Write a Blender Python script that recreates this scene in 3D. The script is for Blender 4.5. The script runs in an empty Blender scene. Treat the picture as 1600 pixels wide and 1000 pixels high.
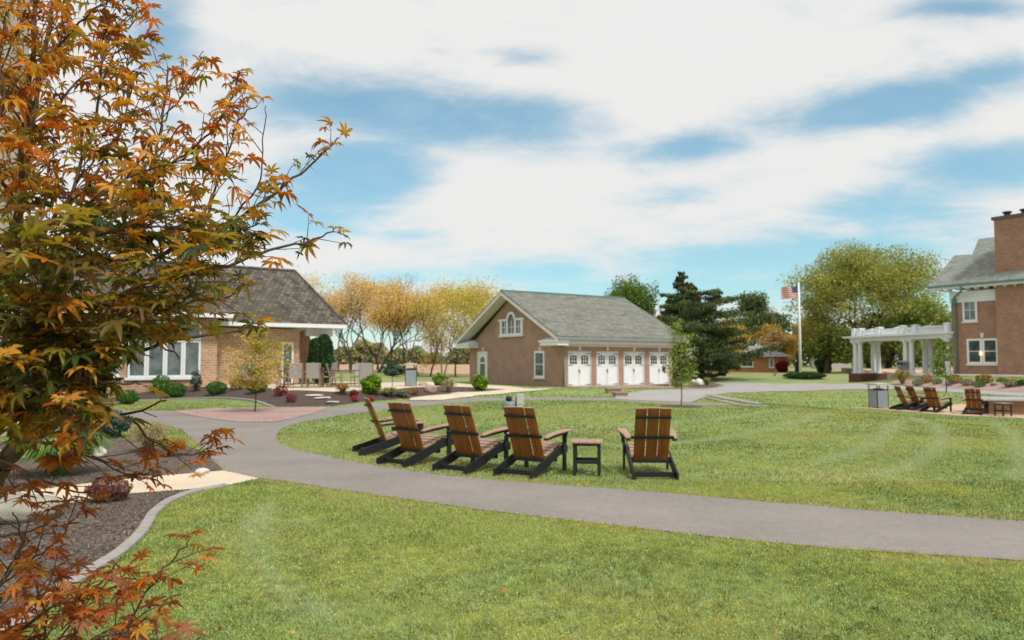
import bpy, bmesh, math, random
import numpy as np
from mathutils import Vector, Matrix
from mathutils.geometry import delaunay_2d_cdt
R = math.radians
C = bpy.context.scene.collection
# ------------------------------------------------------------------ camera, sky, sun, exposure
F = 1150.0; PITCH = R(3.235); EYE = 1.6
sc = bpy.context.scene
cd = bpy.data.cameras.new('camera'); cam = bpy.data.objects.new('camera', cd); C.objects.link(cam)
cam.location = (0, 0, EYE); cam.rotation_euler = (R(90)+PITCH, 0, 0)
cd.sensor_width = 36; cd.lens = 36*F/1600; cd.clip_start = .05; cd.clip_end = 5000
cd.dof.use_dof = True; cd.dof.focus_distance = 2.5; cd.dof.aperture_fstop = 5.0
sc.camera = cam
sc.view_settings.view_transform = 'Standard'; sc.view_settings.look = 'None'
sc.view_settings.gamma = 1; sc.view_settings.exposure = 0.34
sc.render.engine = 'CYCLES'
sc.cycles.use_denoising = True
sc.cycles.max_bounces = 6; sc.cycles.transparent_max_bounces = 8
SUN_EL, SUN_AZ = 56, 140      # degrees; azimuth from +Y towards +X
sd = bpy.data.lights.new('sun', 'SUN'); so = bpy.data.objects.new('sun', sd); C.objects.link(so)
sd.energy = 2.5; sd.angle = R(9); sd.color = (1, .965, .91)
so.rotation_euler = (R(90-SUN_EL), 0, R(180-SUN_AZ)); so.location = (0, 0, 30)

def ray(px, py):
    a = (px-800)/F; b = (500-py)/F
    return Vector((a, math.cos(PITCH)-b*math.sin(PITCH), math.sin(PITCH)+b*math.cos(PITCH)))

class NT:
    def __init__(s, nt): s.nt = nt; nt.nodes.clear()
    def n(s, t, **k):
        x = s.nt.nodes.new(t)
        for a, b in k.items():
            if a.startswith('i_'):
                key = a[2:]
                key = int(key) if key.isdigit() else key.replace('_', ' ')
                x.inputs[key].default_value = b
            else: setattr(x, a, b)
        return x
    def l(s, a, b): s.nt.links.new(a, b)
    def m(s, op, a, b=None, c=None, clamp=False):
        x = s.nt.nodes.new('ShaderNodeMath'); x.operation = op; x.use_clamp = clamp
        for i, v in enumerate((a, b, c)):
            if v is None: continue
            if isinstance(v, (int, float)): x.inputs[i].default_value = v
            else: s.l(v, x.inputs[i])
        return x.outputs[0]
    def mix(s, f, a, b, bt='MIX'):
        x = s.nt.nodes.new('ShaderNodeMix'); x.data_type = 'RGBA'; x.blend_type = bt
        for i, v in ((0, f), (6, a), (7, b)):
            if isinstance(v, (int, float)): x.inputs[i].default_value = v
            elif isinstance(v, tuple): x.inputs[i].default_value = (*v[:3], 1)
            else: s.l(v, x.inputs[i])
        return x.outputs[2]
    def ramp(s, f, stops, interp='LINEAR'):
        x = s.nt.nodes.new('ShaderNodeValToRGB'); cr = x.color_ramp; cr.interpolation = interp
        while len(cr.elements) < len(stops): cr.elements.new(.5)
        for e, (p, c) in zip(cr.elements, stops):
            e.position = p; e.color = (*c, 1) if isinstance(c, tuple) else (c, c, c, 1)
        s.l(f, x.inputs[0]); return x.outputs[0]
    def noise(s, vec, scale, detail=4, rough=.55, dist=0, out='Fac'):
        x = s.n('ShaderNodeTexNoise'); x.inputs['Scale'].default_value = scale
        x.inputs['Detail'].default_value = detail; x.inputs['Roughness'].default_value = rough
        x.inputs['Distortion'].default_value = dist
        if vec is not None: s.l(vec, x.inputs['Vector'])
        return x.outputs[out]
    def mapv(s, vec, scale=(1, 1, 1), loc=(0, 0, 0), rot=(0, 0, 0)):
        x = s.n('ShaderNodeMapping'); x.inputs['Scale'].default_value = scale
        x.inputs['Location'].default_value = loc; x.inputs['Rotation'].default_value = rot
        s.l(vec, x.inputs['Vector']); return x.outputs[0]

def build_world():
    w = bpy.data.worlds.new('World'); sc.world = w; w.use_nodes = True
    t = NT(w.node_tree)
    out = t.n('ShaderNodeOutputWorld'); bg = t.n('ShaderNodeBackground')
    sky = t.n('ShaderNodeTexSky', sky_type='NISHITA', sun_disc=False)
    sky.sun_elevation = R(SUN_EL); sky.sun_rotation = R(SUN_AZ); sky.ozone_density = 2.0; sky.dust_density = .6
    SKYS = .12
    tint = t.mix(1.0, sky.outputs[0], (.76, 1.05, .97), 'MULTIPLY')
    co = t.n('ShaderNodeTexCoord').outputs['Generated']
    sp = t.n('ShaderNodeSeparateXYZ'); t.l(co, sp.inputs[0])
    y = t.m('MAXIMUM', sp.outputs[1], .05)
    a = t.m('DIVIDE', sp.outputs[0], y); e = t.m('DIVIDE', sp.outputs[2], y)
    ze = t.m('MAXIMUM', sp.outputs[2], .0)
    zd = t.m('ADD', ze, .22)
    cx = t.m('DIVIDE', sp.outputs[0], zd); cy = t.m('DIVIDE', sp.outputs[1], zd)
    cv = t.n('ShaderNodeCombineXYZ'); t.l(cx, cv.inputs[0]); t.l(cy, cv.inputs[1])
    cvo = cv.outputs[0]
    n1 = t.noise(t.mapv(cvo, (1.0, 1.5, 1)), 1.7, 8, .60, .5)
    n2 = t.noise(t.mapv(cvo, (1, 1.5, 1), (3.1, 1.7, 0)), 4.5, 8, .66, .5)
    n3 = t.noise(t.mapv(cvo, (.8, 1.6, 1), (7.1, 4.7, 0)), 1.1, 4, .5, .2)
    # openings in the cloud deck: direction (tan azimuth, tan elevation), size, tilt
    P = [(620,180,290,55,-4,1.0),(560,275,140,70,8,1.05),(470,330,120,60,0,.8),(770,170,140,40,-8,.9),(640,370,70,14,0,.5),(1080,232,115,32,4,.95),(1390,165,220,42,10,1.0),
         (1540,120,120,30,14,.8),(1230,405,280,52,6,1.15),(1130,450,260,28,0,1.2),(1390,330,180,50,12,.8),(1540,265,150,45,5,.9),(860,425,130,26,0,.8),
         (250,70,60,150,0,.7),(1520,12,110,20,0,.6),(620,440,230,26,0,.75),(1060,300,60,18,0,.5),(820,90,60,20,0,.35),(1480,470,200,60,0,.9),
         (640,520,200,20,0,.6),(1170,530,120,50,0,.9)]
    acc = None
    for (px, py, rx, ry, tilt, s_) in P:
        d = ray(px, py); a0 = d.x/d.y; e0 = d.z/d.y
        da = t.m('SUBTRACT', a, a0); de = t.m('SUBTRACT', e, e0)
        c_, s2 = math.cos(R(tilt)), math.sin(R(tilt))
        u = t.m('ADD', t.m('MULTIPLY', da, c_*F/rx), t.m('MULTIPLY', de, s2*F/rx))
        v = t.m('ADD', t.m('MULTIPLY', da, -s2*F/ry), t.m('MULTIPLY', de, c_*F/ry))
        r2 = t.m('ADD', t.m('MULTIPLY', u, u), t.m('MULTIPLY', v, v))
        g = t.m('MULTIPLY', t.m('POWER', 2.718, t.m('MULTIPLY', r2, -.9)), s_)
        acc = g if acc is None else t.m('MAXIMUM', acc, g)
    nn = t.m('ADD', t.m('MULTIPLY', t.m('SUBTRACT', n1, .5), 1.5), t.m('MULTIPLY', t.m('SUBTRACT', n2, .5), 1.05))
    b = t.m('ADD', acc, nn)
    mr = t.n('ShaderNodeMapRange', interpolation_type='SMOOTHSTEP'); t.l(b, mr.inputs[0])
    mr.inputs[1].default_value = .04; mr.inputs[2].default_value = .92
    blue = mr.outputs[0]
    cl = t.ramp(t.m('ADD', t.m('MULTIPLY', n3, .6), t.m('MULTIPLY', n2, .4)), [(.26, (.50,.57,.61)), (.40, (.655,.66,.655)), (.7, (.685,.675,.655))])
    skyc = t.mix(1.0, tint, (SKYS, SKYS, SKYS), 'MULTIPLY')
    # thin veil: even the openings carry a little cloud
    veil = t.mix(t.m('ADD', t.m('MULTIPLY', n2, .75), -.10), skyc, (.40,.55,.60))
    col = t.mix(blue, cl, veil)
    t.l(col, bg.inputs[0]); bg.inputs[1].default_value = 1.0
    t.l(bg.outputs[0], out.inputs[0])
build_world()

# ------------------------------------------------------------------ terrain
def sstep(t): t = np.clip(t, 0, 1); return t*t*(3-2*t)
_y0x = [-60,-20,-15,-8.4,-6.5,-4.3,0,40]; _y0y = [35,32.5,30.5,26,26.3,29.5,31,40]
def H(x, y):
    x = np.asarray(x, float); y = np.asarray(y, float)
    pl = .45*sstep((y-np.interp(x, _y0x, _y0y))/3.0)*(1-sstep((y-42)/9.0)*sstep((x+14)/5))*(1-sstep((x+5.0)/5.0))
    dip = -.35*sstep((x-8)/7.0)*sstep((y-12)/12.0)*(1-sstep((x-19)/6.5)*(1-sstep((y-56)/10)))*(1-sstep((y-66)/10))
    bed = .60*sstep((x-26.6)/3.2)*sstep((y-30)/4)*(1-sstep((y-54)/6.0))
    bank = .22*np.exp(-(((x-4.2)/3.2)**2+((y-39.0)/3.0)**2))
    return pl+dip+bed+bank
def G(px, py, off=0.0):
    d = ray(px, py); t = 1.5; s = .25; last = t
    while t < 3000:
        p = d*t
        if EYE+p.z <= float(H(p.x, p.y)): break
        last = t; t += s; s = max(.25, t*.01)
    lo, hi = last, t
    for _ in range(20):
        m = (lo+hi)/2; p = d*m
        if EYE+p.z <= float(H(p.x, p.y)): hi = m
        else: lo = m
    p = d*hi
    return Vector((p.x, p.y, float(H(p.x, p.y))+off))
def at(px, py, Y):   # point on the ray of a pixel at forward distance Y
    d = ray(px, py); return Vector((0, 0, EYE))+d*(Y/d.y)
def gz(x, y): return float(H(x, y))

# ------------------------------------------------------------------ materials
MATS = {}
def mat(name, fn):
    if name in MATS: return MATS[name]
    m = bpy.data.materials.new(name); m.use_nodes = True; t = NT(m.node_tree)
    out = t.n('ShaderNodeOutputMaterial'); p = t.n('ShaderNodeBsdfPrincipled'); t.l(p.outputs[0], out.inputs[0])
    p.inputs['Roughness'].default_value = .8; p.inputs['Specular IOR Level'].default_value = .3
    fn(t, p, out); MATS[name] = m; return m
def setc(t, p, c):
    if isinstance(c, tuple): p.inputs['Base Color'].default_value = (*c, 1)
    else: t.l(c, p.inputs['Base Color'])
def bump(t, p, h, dist=.01, strength=.5):
    b = t.n('ShaderNodeBump'); b.inputs['Distance'].default_value = dist; b.inputs['Strength'].default_value = strength
    t.l(h, b.inputs['Height']); t.l(b.outputs[0], p.inputs['Normal'])
def obj_co(t): return t.n('ShaderNodeTexCoord').outputs['Object']
def uv_co(t): return t.n('ShaderNodeTexCoord').outputs['UV']
def plain(name, c, rough=.6, var=.12, scale=6, metal=0, bmp=0):
    def fn(t, p, o):
        n = t.noise(obj_co(t), scale, 5, .6)
        v = t.ramp(n, [(.25, 1-var), (.75, 1+var)])
        setc(t, p, t.mix(1.0, c, v, 'MULTIPLY')); p.inputs['Roughness'].default_value = rough; p.inputs['Metallic'].default_value = metal
        if bmp: bump(t, p, t.noise(obj_co(t), scale*6, 4), bmp)
    return mat(name, fn)
def brick(name, c1, c2, mortar, w=.22, h=.075, ms=.012, var=.25):
    def fn(t, p, o):
        uv = uv_co(t)
        b = t.n('ShaderNodeTexBrick'); t.l(uv, b.inputs['Vector'])
        b.inputs['Color1'].default_value = (*c1, 1); b.inputs['Color2'].default_value = (*c2, 1); b.inputs['Mortar'].default_value = (*mortar, 1)
        b.inputs['Scale'].default_value = 1; b.inputs['Mortar Size'].default_value = ms; b.inputs['Brick Width'].default_value = w; b.inputs['Row Height'].default_value = h
        n = t.noise(uv, 1.1, 6, .65); v = t.ramp(n, [(.25, 1-var), (.75, 1+var*.7)])
        n2 = t.noise(t.mapv(uv, (1, 3, 1)), 5, 3, .6); v2 = t.ramp(n2, [(.3, .85), (.7, 1.12)])
        setc(t, p, t.mix(1.0, t.mix(1.0, b.outputs[0], v, 'MULTIPLY'), v2, 'MULTIPLY')); p.inputs['Roughness'].default_value = .9
        bump(t, p, b.outputs[1], -.006)
    return mat(name, fn)
def attr_leaf(name, trans=.35, rough=.5):
    def fn(t, p, o):
        a = t.n('ShaderNodeAttribute', attribute_name='col')
        setc(t, p, a.outputs[0]); p.inputs['Roughness'].default_value = rough; p.inputs['Specular IOR Level'].default_value = .25
        tr = t.n('ShaderNodeBsdfTranslucent'); tc = t.mix(1.0, a.outputs[0], (1.5, 1.35, .7), 'MULTIPLY'); t.l(tc, tr.inputs[0])
        mx = t.n('ShaderNodeMixShader'); mx.inputs[0].default_value = trans
        t.l(p.outputs[0], mx.inputs[1]); t.l(tr.outputs[0], mx.inputs[2]); t.l(mx.outputs[0], o.inputs[0])
    return mat(name, fn)
LEAF = attr_leaf('leaf', .3); MAPLE_LEAF = attr_leaf('maple leaf', .42, .42); GRASSM = attr_leaf('grass blade', .35, .55)
WHITE = plain('white paint', (.76, .79, .80), .5, .06, 2)
WHITE2 = plain('weathered white paint', (.68, .67, .64), .6, .12, 3)
CREAM = plain('cream trim', (.72, .68, .60), .6, .08, 2)
BLACKM = plain('black recycled plastic', (.018, .019, .021), .45, .2, 8, 0, .001)
DARKM = plain('dark metal', (.02, .025, .027), .4, .2, 5)
GREYM = plain('grey metal panel', (.25, .29, .31), .45, .1, 4)
GREENP = plain('green copper pipe', (.13, .24, .2), .5, .25, 4)
BARK = plain('bark', (.085, .065, .05), .95, .4, 12, 0, .01)
BARKG = plain('pale bark', (.16, .125, .10), .95, .35, 9, 0, .01)
MBARK = plain('maple bark', (.075, .040, .028), .55, .4, 30, 0, .001)
MLIMB = plain('maple limb bark', (.11, .072, .045), .8, .35, 25, 0, .002)
STONE = plain('pale boulder', (.31, .295, .24), .9, .3, 3, 0, .02)
ROCKP = plain('pink granite', (.42, .28, .24), .9, .3, 5, 0, .02)
WHITER = plain('white limestone', (.62, .58, .52), .9, .2, 4, 0, .02)
KERBM = plain('kerb concrete', (.30, .28, .255), .9, .18, 9, 0, .004)
TAN = plain('tan frame', (.27, .20, .13), .6, .2, 8)
SLING = plain('grey sling fabric', (.36, .35, .34), .8, .08, 10)
BRICKR = brick('garage brick', (.42,.215,.15), (.29,.155,.115), (.42,.33,.27), .24, .085, .016)
BRICKH = brick('house brick', (.40,.19,.115), (.27,.13,.085), (.40,.29,.22), .24, .085, .016)
BRICKT = brick('tan brick', (.52,.31,.175), (.36,.20,.115), (.50,.39,.28), .30, .115, .022, .15)
BRICKD = brick('brown brick base', (.14, .06, .04), (.11, .05, .035), (.15, .10, .08))
BRICKO = brick('orange brick', (.52, .20, .09), (.45, .18, .08), (.4, .25, .17), .3, .1)
PALEB = brick('pale buff brick', (.40, .34, .29), (.36, .31, .265), (.36, .31, .27), .4, .1, .01, .08)
STONEB = brick('fire pit stone', (.36, .21, .12), (.27, .16, .10), (.22, .16, .12), .3, .12, .01)
def _glass(t, p, o):
    n = t.noise(obj_co(t), 1.2, 3); setc(t, p, t.ramp(n, [(.35, (.02,.03,.03)), (.7, (.10,.13,.13))])); p.inputs['Roughness'].default_value = .08; p.inputs['Specular IOR Level'].default_value = .8
GLASS = mat('window glass', _glass)
def _glass2(t, p, o):
    n = t.noise(obj_co(t), 1.6, 3); setc(t, p, t.ramp(n, [(.35, (.06,.085,.085)), (.7, (.20,.25,.25))])); p.inputs['Roughness'].default_value = .1; p.inputs['Specular IOR Level'].default_value = .8
GLASSL = mat('pale window glass', _glass2)
def _wood(t, p, o):
    co = t.mapv(obj_co(t), (22, 3, 1.2)); n = t.noise(co, 3, 6, .65, .4)
    n2 = t.noise(t.mapv(obj_co(t), (6.5, .2, .2)), 1.0, 1)
    c = t.ramp(n, [(.3, (.15,.052,.012)), (.55, (.26,.098,.022)), (.8, (.36,.15,.04))])
    v = t.ramp(n2, [(.3, .75), (.7, 1.2)])
    setc(t, p, t.mix(1.0, c, v, 'MULTIPLY')); p.inputs['Roughness'].default_value = .42
    bump(t, p, n, .001)
WOOD = mat('warm brown slat', _wood)
def _wood2(t, p, o):
    n = t.noise(t.mapv(obj_co(t), (20, 3, 3)), 3, 6, .65, .3)
    setc(t, p, t.ramp(n, [(.3, (.28,.165,.105)), (.7, (.46,.31,.22))])); p.inputs['Roughness'].default_value = .6
WOOD2 = mat('pale tan slat', _wood2)
def _shake(t, p, o):
    uv = uv_co(t); b = t.n('ShaderNodeTexBrick'); t.l(uv, b.inputs['Vector'])
    b.inputs['Color1'].default_value = (.175,.155,.13,1); b.inputs['Color2'].default_value = (.065,.058,.05,1); b.inputs['Mortar'].default_value = (.03,.028,.026,1)
    b.inputs['Scale'].default_value = 1; b.inputs['Mortar Size'].default_value = .02; b.inputs['Brick Width'].default_value = .26; b.inputs['Row Height'].default_value = .27
    b.inputs['Mortar Smooth'].default_value = .4
    n = t.noise(t.mapv(uv, (1, .35, 1)), 1.6, 6, .7); v = t.ramp(n, [(.28, (.62,.62,.55)), (.6, (1.15,1.12,1.08))])
    n3 = t.noise(t.mapv(uv, (1, .3, 1)), .7, 4, .6); moss = t.ramp(n3, [(.5, 0.0), (.7, .55)])
    c = t.mix(1.0, b.outputs[0], v, 'MULTIPLY'); c = t.mix(moss, c, (.10,.095,.055))
    setc(t, p, c); p.inputs['Roughness'].default_value = .95; bump(t, p, b.outputs[1], -.03)
SHAKE = mat('weathered wood shakes', _shake)
def _slate(t, p, o):
    uv = uv_co(t); b = t.n('ShaderNodeTexBrick'); t.l(uv, b.inputs['Vector'])
    b.inputs['Color1'].default_value = (.235,.235,.205,1); b.inputs['Color2'].default_value = (.15,.155,.14,1); b.inputs['Mortar'].default_value = (.10,.10,.095,1)
    b.inputs['Scale'].default_value = 1; b.inputs['Mortar Size'].default_value = .012; b.inputs['Brick Width'].default_value = .3; b.inputs['Row Height'].default_value = .18
    n = t.noise(t.mapv(uv, (.5, 1.6, 1)), 1.1, 8, .72, .5); v = t.ramp(n, [(.3, (.62,.62,.58)), (.5, (1,1,.98)), (.72, (1.25,1.25,1.15))])
    setc(t, p, t.mix(1.0, b.outputs[0], v, 'MULTIPLY')); p.inputs['Roughness'].default_value = .9; bump(t, p, b.outputs[1], -.012)
SLATE = mat('old grey slate', _slate)
def _slate2(t, p, o):
    uv = uv_co(t); b = t.n('ShaderNodeTexBrick'); t.l(uv, b.inputs['Vector'])
    b.inputs['Color1'].default_value = (.285,.30,.265,1); b.inputs['Color2'].default_value = (.205,.22,.195,1); b.inputs['Mortar'].default_value = (.13,.15,.13,1)
    b.inputs['Scale'].default_value = 1; b.inputs['Mortar Size'].default_value = .012; b.inputs['Brick Width'].default_value = .35; b.inputs['Row Height'].default_value = .22
    n = t.noise(uv, 1.5, 6, .7); v = t.ramp(n, [(.3, .8), (.7, 1.2)])
    setc(t, p, t.mix(1.0, b.outputs[0], v, 'MULTIPLY')); p.inputs['Roughness'].default_value = .9
SLATE2 = mat('green grey slate', _slate2)
def _asph(c, name, spk=.25):
    def fn(t, p, o):
        co = obj_co(t)
        n = t.noise(co, .7, 5, .6); v = t.ramp(n, [(.3, .86), (.7, 1.1)])
        n2 = t.noise(co, 90, 3, .7); v2 = t.ramp(n2, [(.3, 1-spk), (.7, 1+spk)])
        n3 = t.noise(t.mapv(co, (1, 1, 1)), 9, 6, .75); v3 = t.ramp(n3, [(.3, 1-spk*.45), (.7, 1+spk*.45)])
        setc(t, p, t.mix(1.0, t.mix(1.0, t.mix(1.0, c, v, 'MULTIPLY'), v2, 'MULTIPLY'), v3, 'MULTIPLY')); p.inputs['Roughness'].default_value = .92
        bump(t, p, n2, .004, .6)
    return mat(name, fn)
ASPH = _asph((.245, .223, .203), 'path asphalt'); DRIVE = _asph((.34, .325, .31), 'driveway asphalt', .15)
CONC = _asph((.60, .50, .375), 'cream concrete', .06); PAVER = _asph((.50, .36, .25), 'tan pavers', .15)
PINKG = _asph((.37, .25, .22), 'pink gravel', .75); BRAPR = _asph((.33, .24, .19), 'brick apron', .12)
CONCG = _asph((.46, .43, .39), 'grey concrete', .08)
def _mulch(t, p, o):
    co = obj_co(t)
    v = t.n('ShaderNodeTexVoronoi', feature='F1'); v.inputs['Scale'].default_value = 42; v.inputs['Randomness'].default_value = 1
    dn = t.noise(co, 30, 3, .6, 0, 'Color'); mv = t.mix(.06, co, dn, 'ADD'); t.l(t.mapv(mv, (1, 1.0, 1)), v.inputs['Vector'])
    c = t.ramp(v.outputs['Color'], [(.1, (.06,.043,.034)), (.5, (.135,.10,.08)), (.78, (.21,.165,.135)), (.95, (.34,.28,.23))])
    n = t.noise(co, 1.2, 4); vv = t.ramp(n, [(.3, .82), (.7, 1.15)])
    setc(t, p, t.mix(1.0, c, vv, 'MULTIPLY')); p.inputs['Roughness'].default_value = .95
    bump(t, p, v.outputs['Distance'], -.02, 1)
MULCH = mat('shredded mulch', _mulch)
def _mulchd(t, p, o):
    co = obj_co(t); n = t.noise(co, 14, 5, .7); c = t.ramp(n, [(.3, (.05,.034,.027)), (.7, (.115,.082,.068))])
    setc(t, p, c); p.inputs['Roughness'].default_value = .95; bump(t, p, n, .03)
MULCHD = mat('dark mulch', _mulchd)
def _lawn(t, p, o):
    co = obj_co(t)
    n1 = t.noise(co, .32, 5, .62, .3); n2 = t.noise(t.mapv(co, (1, .6, 1)), 3.2, 6, .7); n3 = t.noise(co, 26, 4, .75)
    c = t.ramp(n1, [(.3, (.155,.225,.07)), (.5, (.20,.275,.09)), (.62, (.25,.30,.105)), (.8, (.33,.32,.14))])
    c = t.mix(1.0, c, t.ramp(n2, [(.28, .72), (.5, 1.0), (.72, 1.28)]), 'MULTIPLY')
    c = t.mix(1.0, c, t.ramp(n3, [(.28, .6), (.72, 1.35)]), 'MULTIPLY')
    # dry ground far away (beyond the drive)
    sp = t.n('ShaderNodeSeparateXYZ'); t.l(co, sp.inputs[0])
    n4 = t.noise(t.mapv(co, (.6, 2, 1)), .11, 4, .6)
    dry = t.m('MULTIPLY', t.ramp(n4, [(.40, 0.0), (.60, 1.0)]), t.m('MULTIPLY', t.m('SUBTRACT', sp.outputs[1], 40), .04, clamp=True))
    dry = t.m('MULTIPLY', dry, .7)
    c = t.mix(dry, c, (.30,.25,.12))
    setc(t, p, c); p.inputs['Roughness'].default_value = .9
    bump(t, p, n3, .03, .6)
LAWN = mat('lawn turf', _lawn)
def _field(t, p, o):
    n = t.noise(t.mapv(obj_co(t), (.6, 4, 1)), .3, 6, .7); setc(t, p, t.ramp(n, [(.3, (.33,.20,.115)), (.6, (.47,.30,.175)), (.8, (.40,.28,.14))]))
FIELDM = mat('dry crop field', _field)

# ------------------------------------------------------------------ mesh helpers
class MB:
    def __init__(s): s.v = []; s.f = []; s.adds = []
    def add(s, vs, fs):
        vs = list(vs); fs = list(fs); s.adds.append((vs, fs)); b = len(s.v); s.v += [tuple(v) for v in vs]; s.f += [tuple(i+b for i in f) for f in fs]; return s
    def box(s, x0, x1, y0, y1, z0, z1, B=None):
        P = [(x, y, z) for z in (z0, z1) for y in (y0, y1) for x in (x0, x1)]
        if B: O, U, V, W = B; P = [O+U*p[0]+V*p[1]+W*p[2] for p in P]
        return s.add(P, [(0,2,3,1), (4,5,7,6), (0,1,5,4), (2,6,7,3), (0,4,6,2), (1,3,7,5)])
    def hexa(s, P): return s.add(P, [(0,3,2,1), (4,5,6,7), (0,1,5,4), (1,2,6,5), (2,3,7,6), (3,0,4,7)])
    def extr(s, poly, vec):   # polygon (3-D points) extruded by vec
        n = len(poly); poly = [Vector(p) for p in poly]; vec = Vector(vec)
        return s.add(poly+[p+vec for p in poly], [tuple(range(n))[::-1], tuple(range(n, 2*n))]+[(i, (i+1) % n, (i+1) % n+n, i+n) for i in range(n)])
    def tube(s, pts, rad, n=8, cap=True):
        pts = [Vector(p) for p in pts]; k = len(pts)
        if not hasattr(rad, '__len__'): rad = [rad]*k
        vs = []; t0 = (pts[1]-pts[0]).normalized(); a = t0.orthogonal().normalized()
        for i, p in enumerate(pts):
            t = (pts[min(i+1, k-1)]-pts[max(i-1, 0)])
            t = t.normalized() if t.length > 1e-9 else t0
            a = (a-t*a.dot(t)); a = a.normalized() if a.length > 1e-6 else t.orthogonal().normalized()
            b = t.cross(a)
            for j in range(n):
                an = 2*math.pi*j/n; vs.append(p+(a*math.cos(an)+b*math.sin(an))*rad[i])
        fs = [(i*n+j, i*n+(j+1) % n, (i+1)*n+(j+1) % n, (i+1)*n+j) for i in range(k-1) for j in range(n)]
        if cap: fs += [tuple(range(n))[::-1], tuple((k-1)*n+j for j in range(n))]
        return s.add(vs, fs)
    def lathe(s, prof, c=(0, 0, 0), n=16, sx=1, sy=1):
        c = Vector(c); k = len(prof)
        vs = [c+Vector((r*sx*math.cos(2*math.pi*j/n), r*sy*math.sin(2*math.pi*j/n), z)) for r, z in prof for j in range(n)]
        fs = [(i*n+j, i*n+(j+1) % n, (i+1)*n+(j+1) % n, (i+1)*n+j) for i in range(k-1) for j in range(n)]
        fs += [tuple(range(n))[::-1], tuple((k-1)*n+j for j in range(n))]
        return s.add(vs, fs)
    def build(s, name, m, parent=None, smooth=False, bevel=0):
        me = bpy.data.meshes.new(name); me.from_pydata(s.v, [], s.f); me.update()
        if len(s.f) < 6000:
            uv = me.uv_layers.new(name='UVMap').data
            for pl in me.polygons:
                n = pl.normal
                if abs(n.z) > .999 or n.length < .5: t, b = Vector((1, 0, 0)), Vector((0, 1, 0))
                else: t = Vector((0, 0, 1)).cross(n).normalized(); b = n.cross(t)
                for li in pl.loop_indices:
                    p = me.vertices[me.loops[li].vertex_index].co; uv[li].uv = (p.dot(t), p.dot(b))
        me.materials.append(m)
        if smooth: me.polygons.foreach_set('use_smooth', [True]*len(me.polygons))
        o = bpy.data.objects.new(name, me); C.objects.link(o)
        if parent: o.parent = parent
        if bevel:
            bv = o.modifiers.new('bevel', 'BEVEL'); bv.width = bevel; bv.segments = 2; bv.limit_method = 'ANGLE'
        return o
def build_each(mb, name, m, parent):
    for vs, fs in mb.adds: MB().add(vs, fs).build(name, m, parent)
def np_mesh(name, V, Fq, m, parent=None, col=None, smooth=False):
    """V (n,3), Fq (k,3|4) int; col (n,3) per vertex"""
    me = bpy.data.meshes.new(name); k, s = Fq.shape
    me.vertices.add(len(V)); me.vertices.foreach_set('co', np.ascontiguousarray(V, dtype=np.float32).ravel())
    me.loops.add(k*s); me.loops.foreach_set('vertex_index', np.ascontiguousarray(Fq, dtype=np.int32).ravel())
    me.polygons.add(k); me.polygons.foreach_set('loop_start', np.arange(0, k*s, s, dtype=np.int32))
    try: me.polygons.foreach_set('loop_total', np.full(k, s, dtype=np.int32))
    except Exception: pass
    if col is not None:
        a = me.color_attributes.new('col', 'FLOAT_COLOR', 'POINT')
        c4 = np.ones((len(V), 4), np.float32); c4[:, :3] = col; a.data.foreach_set('color', c4.ravel())
    me.update(calc_edges=True); me.validate()
    if smooth: me.polygons.foreach_set('use_smooth', np.ones(k, bool))
    me.materials.append(m)
    o = bpy.data.objects.new(name, me); C.objects.link(o)
    if parent: o.parent = parent
    return o
def tag(o, label=None, cat=None, group=None, kind=None):
    if label: o['label'] = label
    if cat: o['category'] = cat
    if group: o['group'] = group
    if kind: o['kind'] = kind
    return o
def thing(name, label, cat, loc=(0, 0, 0), rz=0, group=None):
    o = bpy.data.objects.new(name, None); C.objects.link(o); o.location = loc; o.rotation_euler = (0, 0, rz); o.empty_display_size = .1
    return tag(o, label, cat, group)
def dup(root, loc, rz, label, group=None, scale=None):
    def cp(o, par):
        c = o.copy(); C.objects.link(c)
        if par: c.parent = par
        for ch in o.children: cp(ch, c)
        return c
    r = cp(root, None); r.location = loc; r.rotation_euler = (0, 0, rz); r['label'] = label
    if group: r['group'] = group
    if scale: r.scale = scale
    return r
def pip(poly, x, y):
    c = np.zeros(len(x), bool); n = len(poly)
    for i in range(n):
        x0, y0 = poly[i][:2]; x1, y1 = poly[(i+1) % n][:2]
        if y0 == y1: continue
        c ^= ((y0 > y) != (y1 > y)) & (x < (x1-x0)*(y-y0)/(y1-y0)+x0)
    return c
def smooth_poly(pts, it=2):
    for _ in range(it):
        q = []
        for i in range(len(pts)):
            a, b = pts[i], pts[(i+1) % len(pts)]
            q += [a*.75+b*.25, a*.25+b*.75]
        pts = q
    return pts
def smooth_line(pts, it=2):
    for _ in range(it):
        q = [pts[0]]
        for a, b in zip(pts[:-1], pts[1:]): q += [a*.75+b*.25, a*.25+b*.75]
        pts = q+[pts[-1]]
    return pts
POLYS = {}
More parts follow.
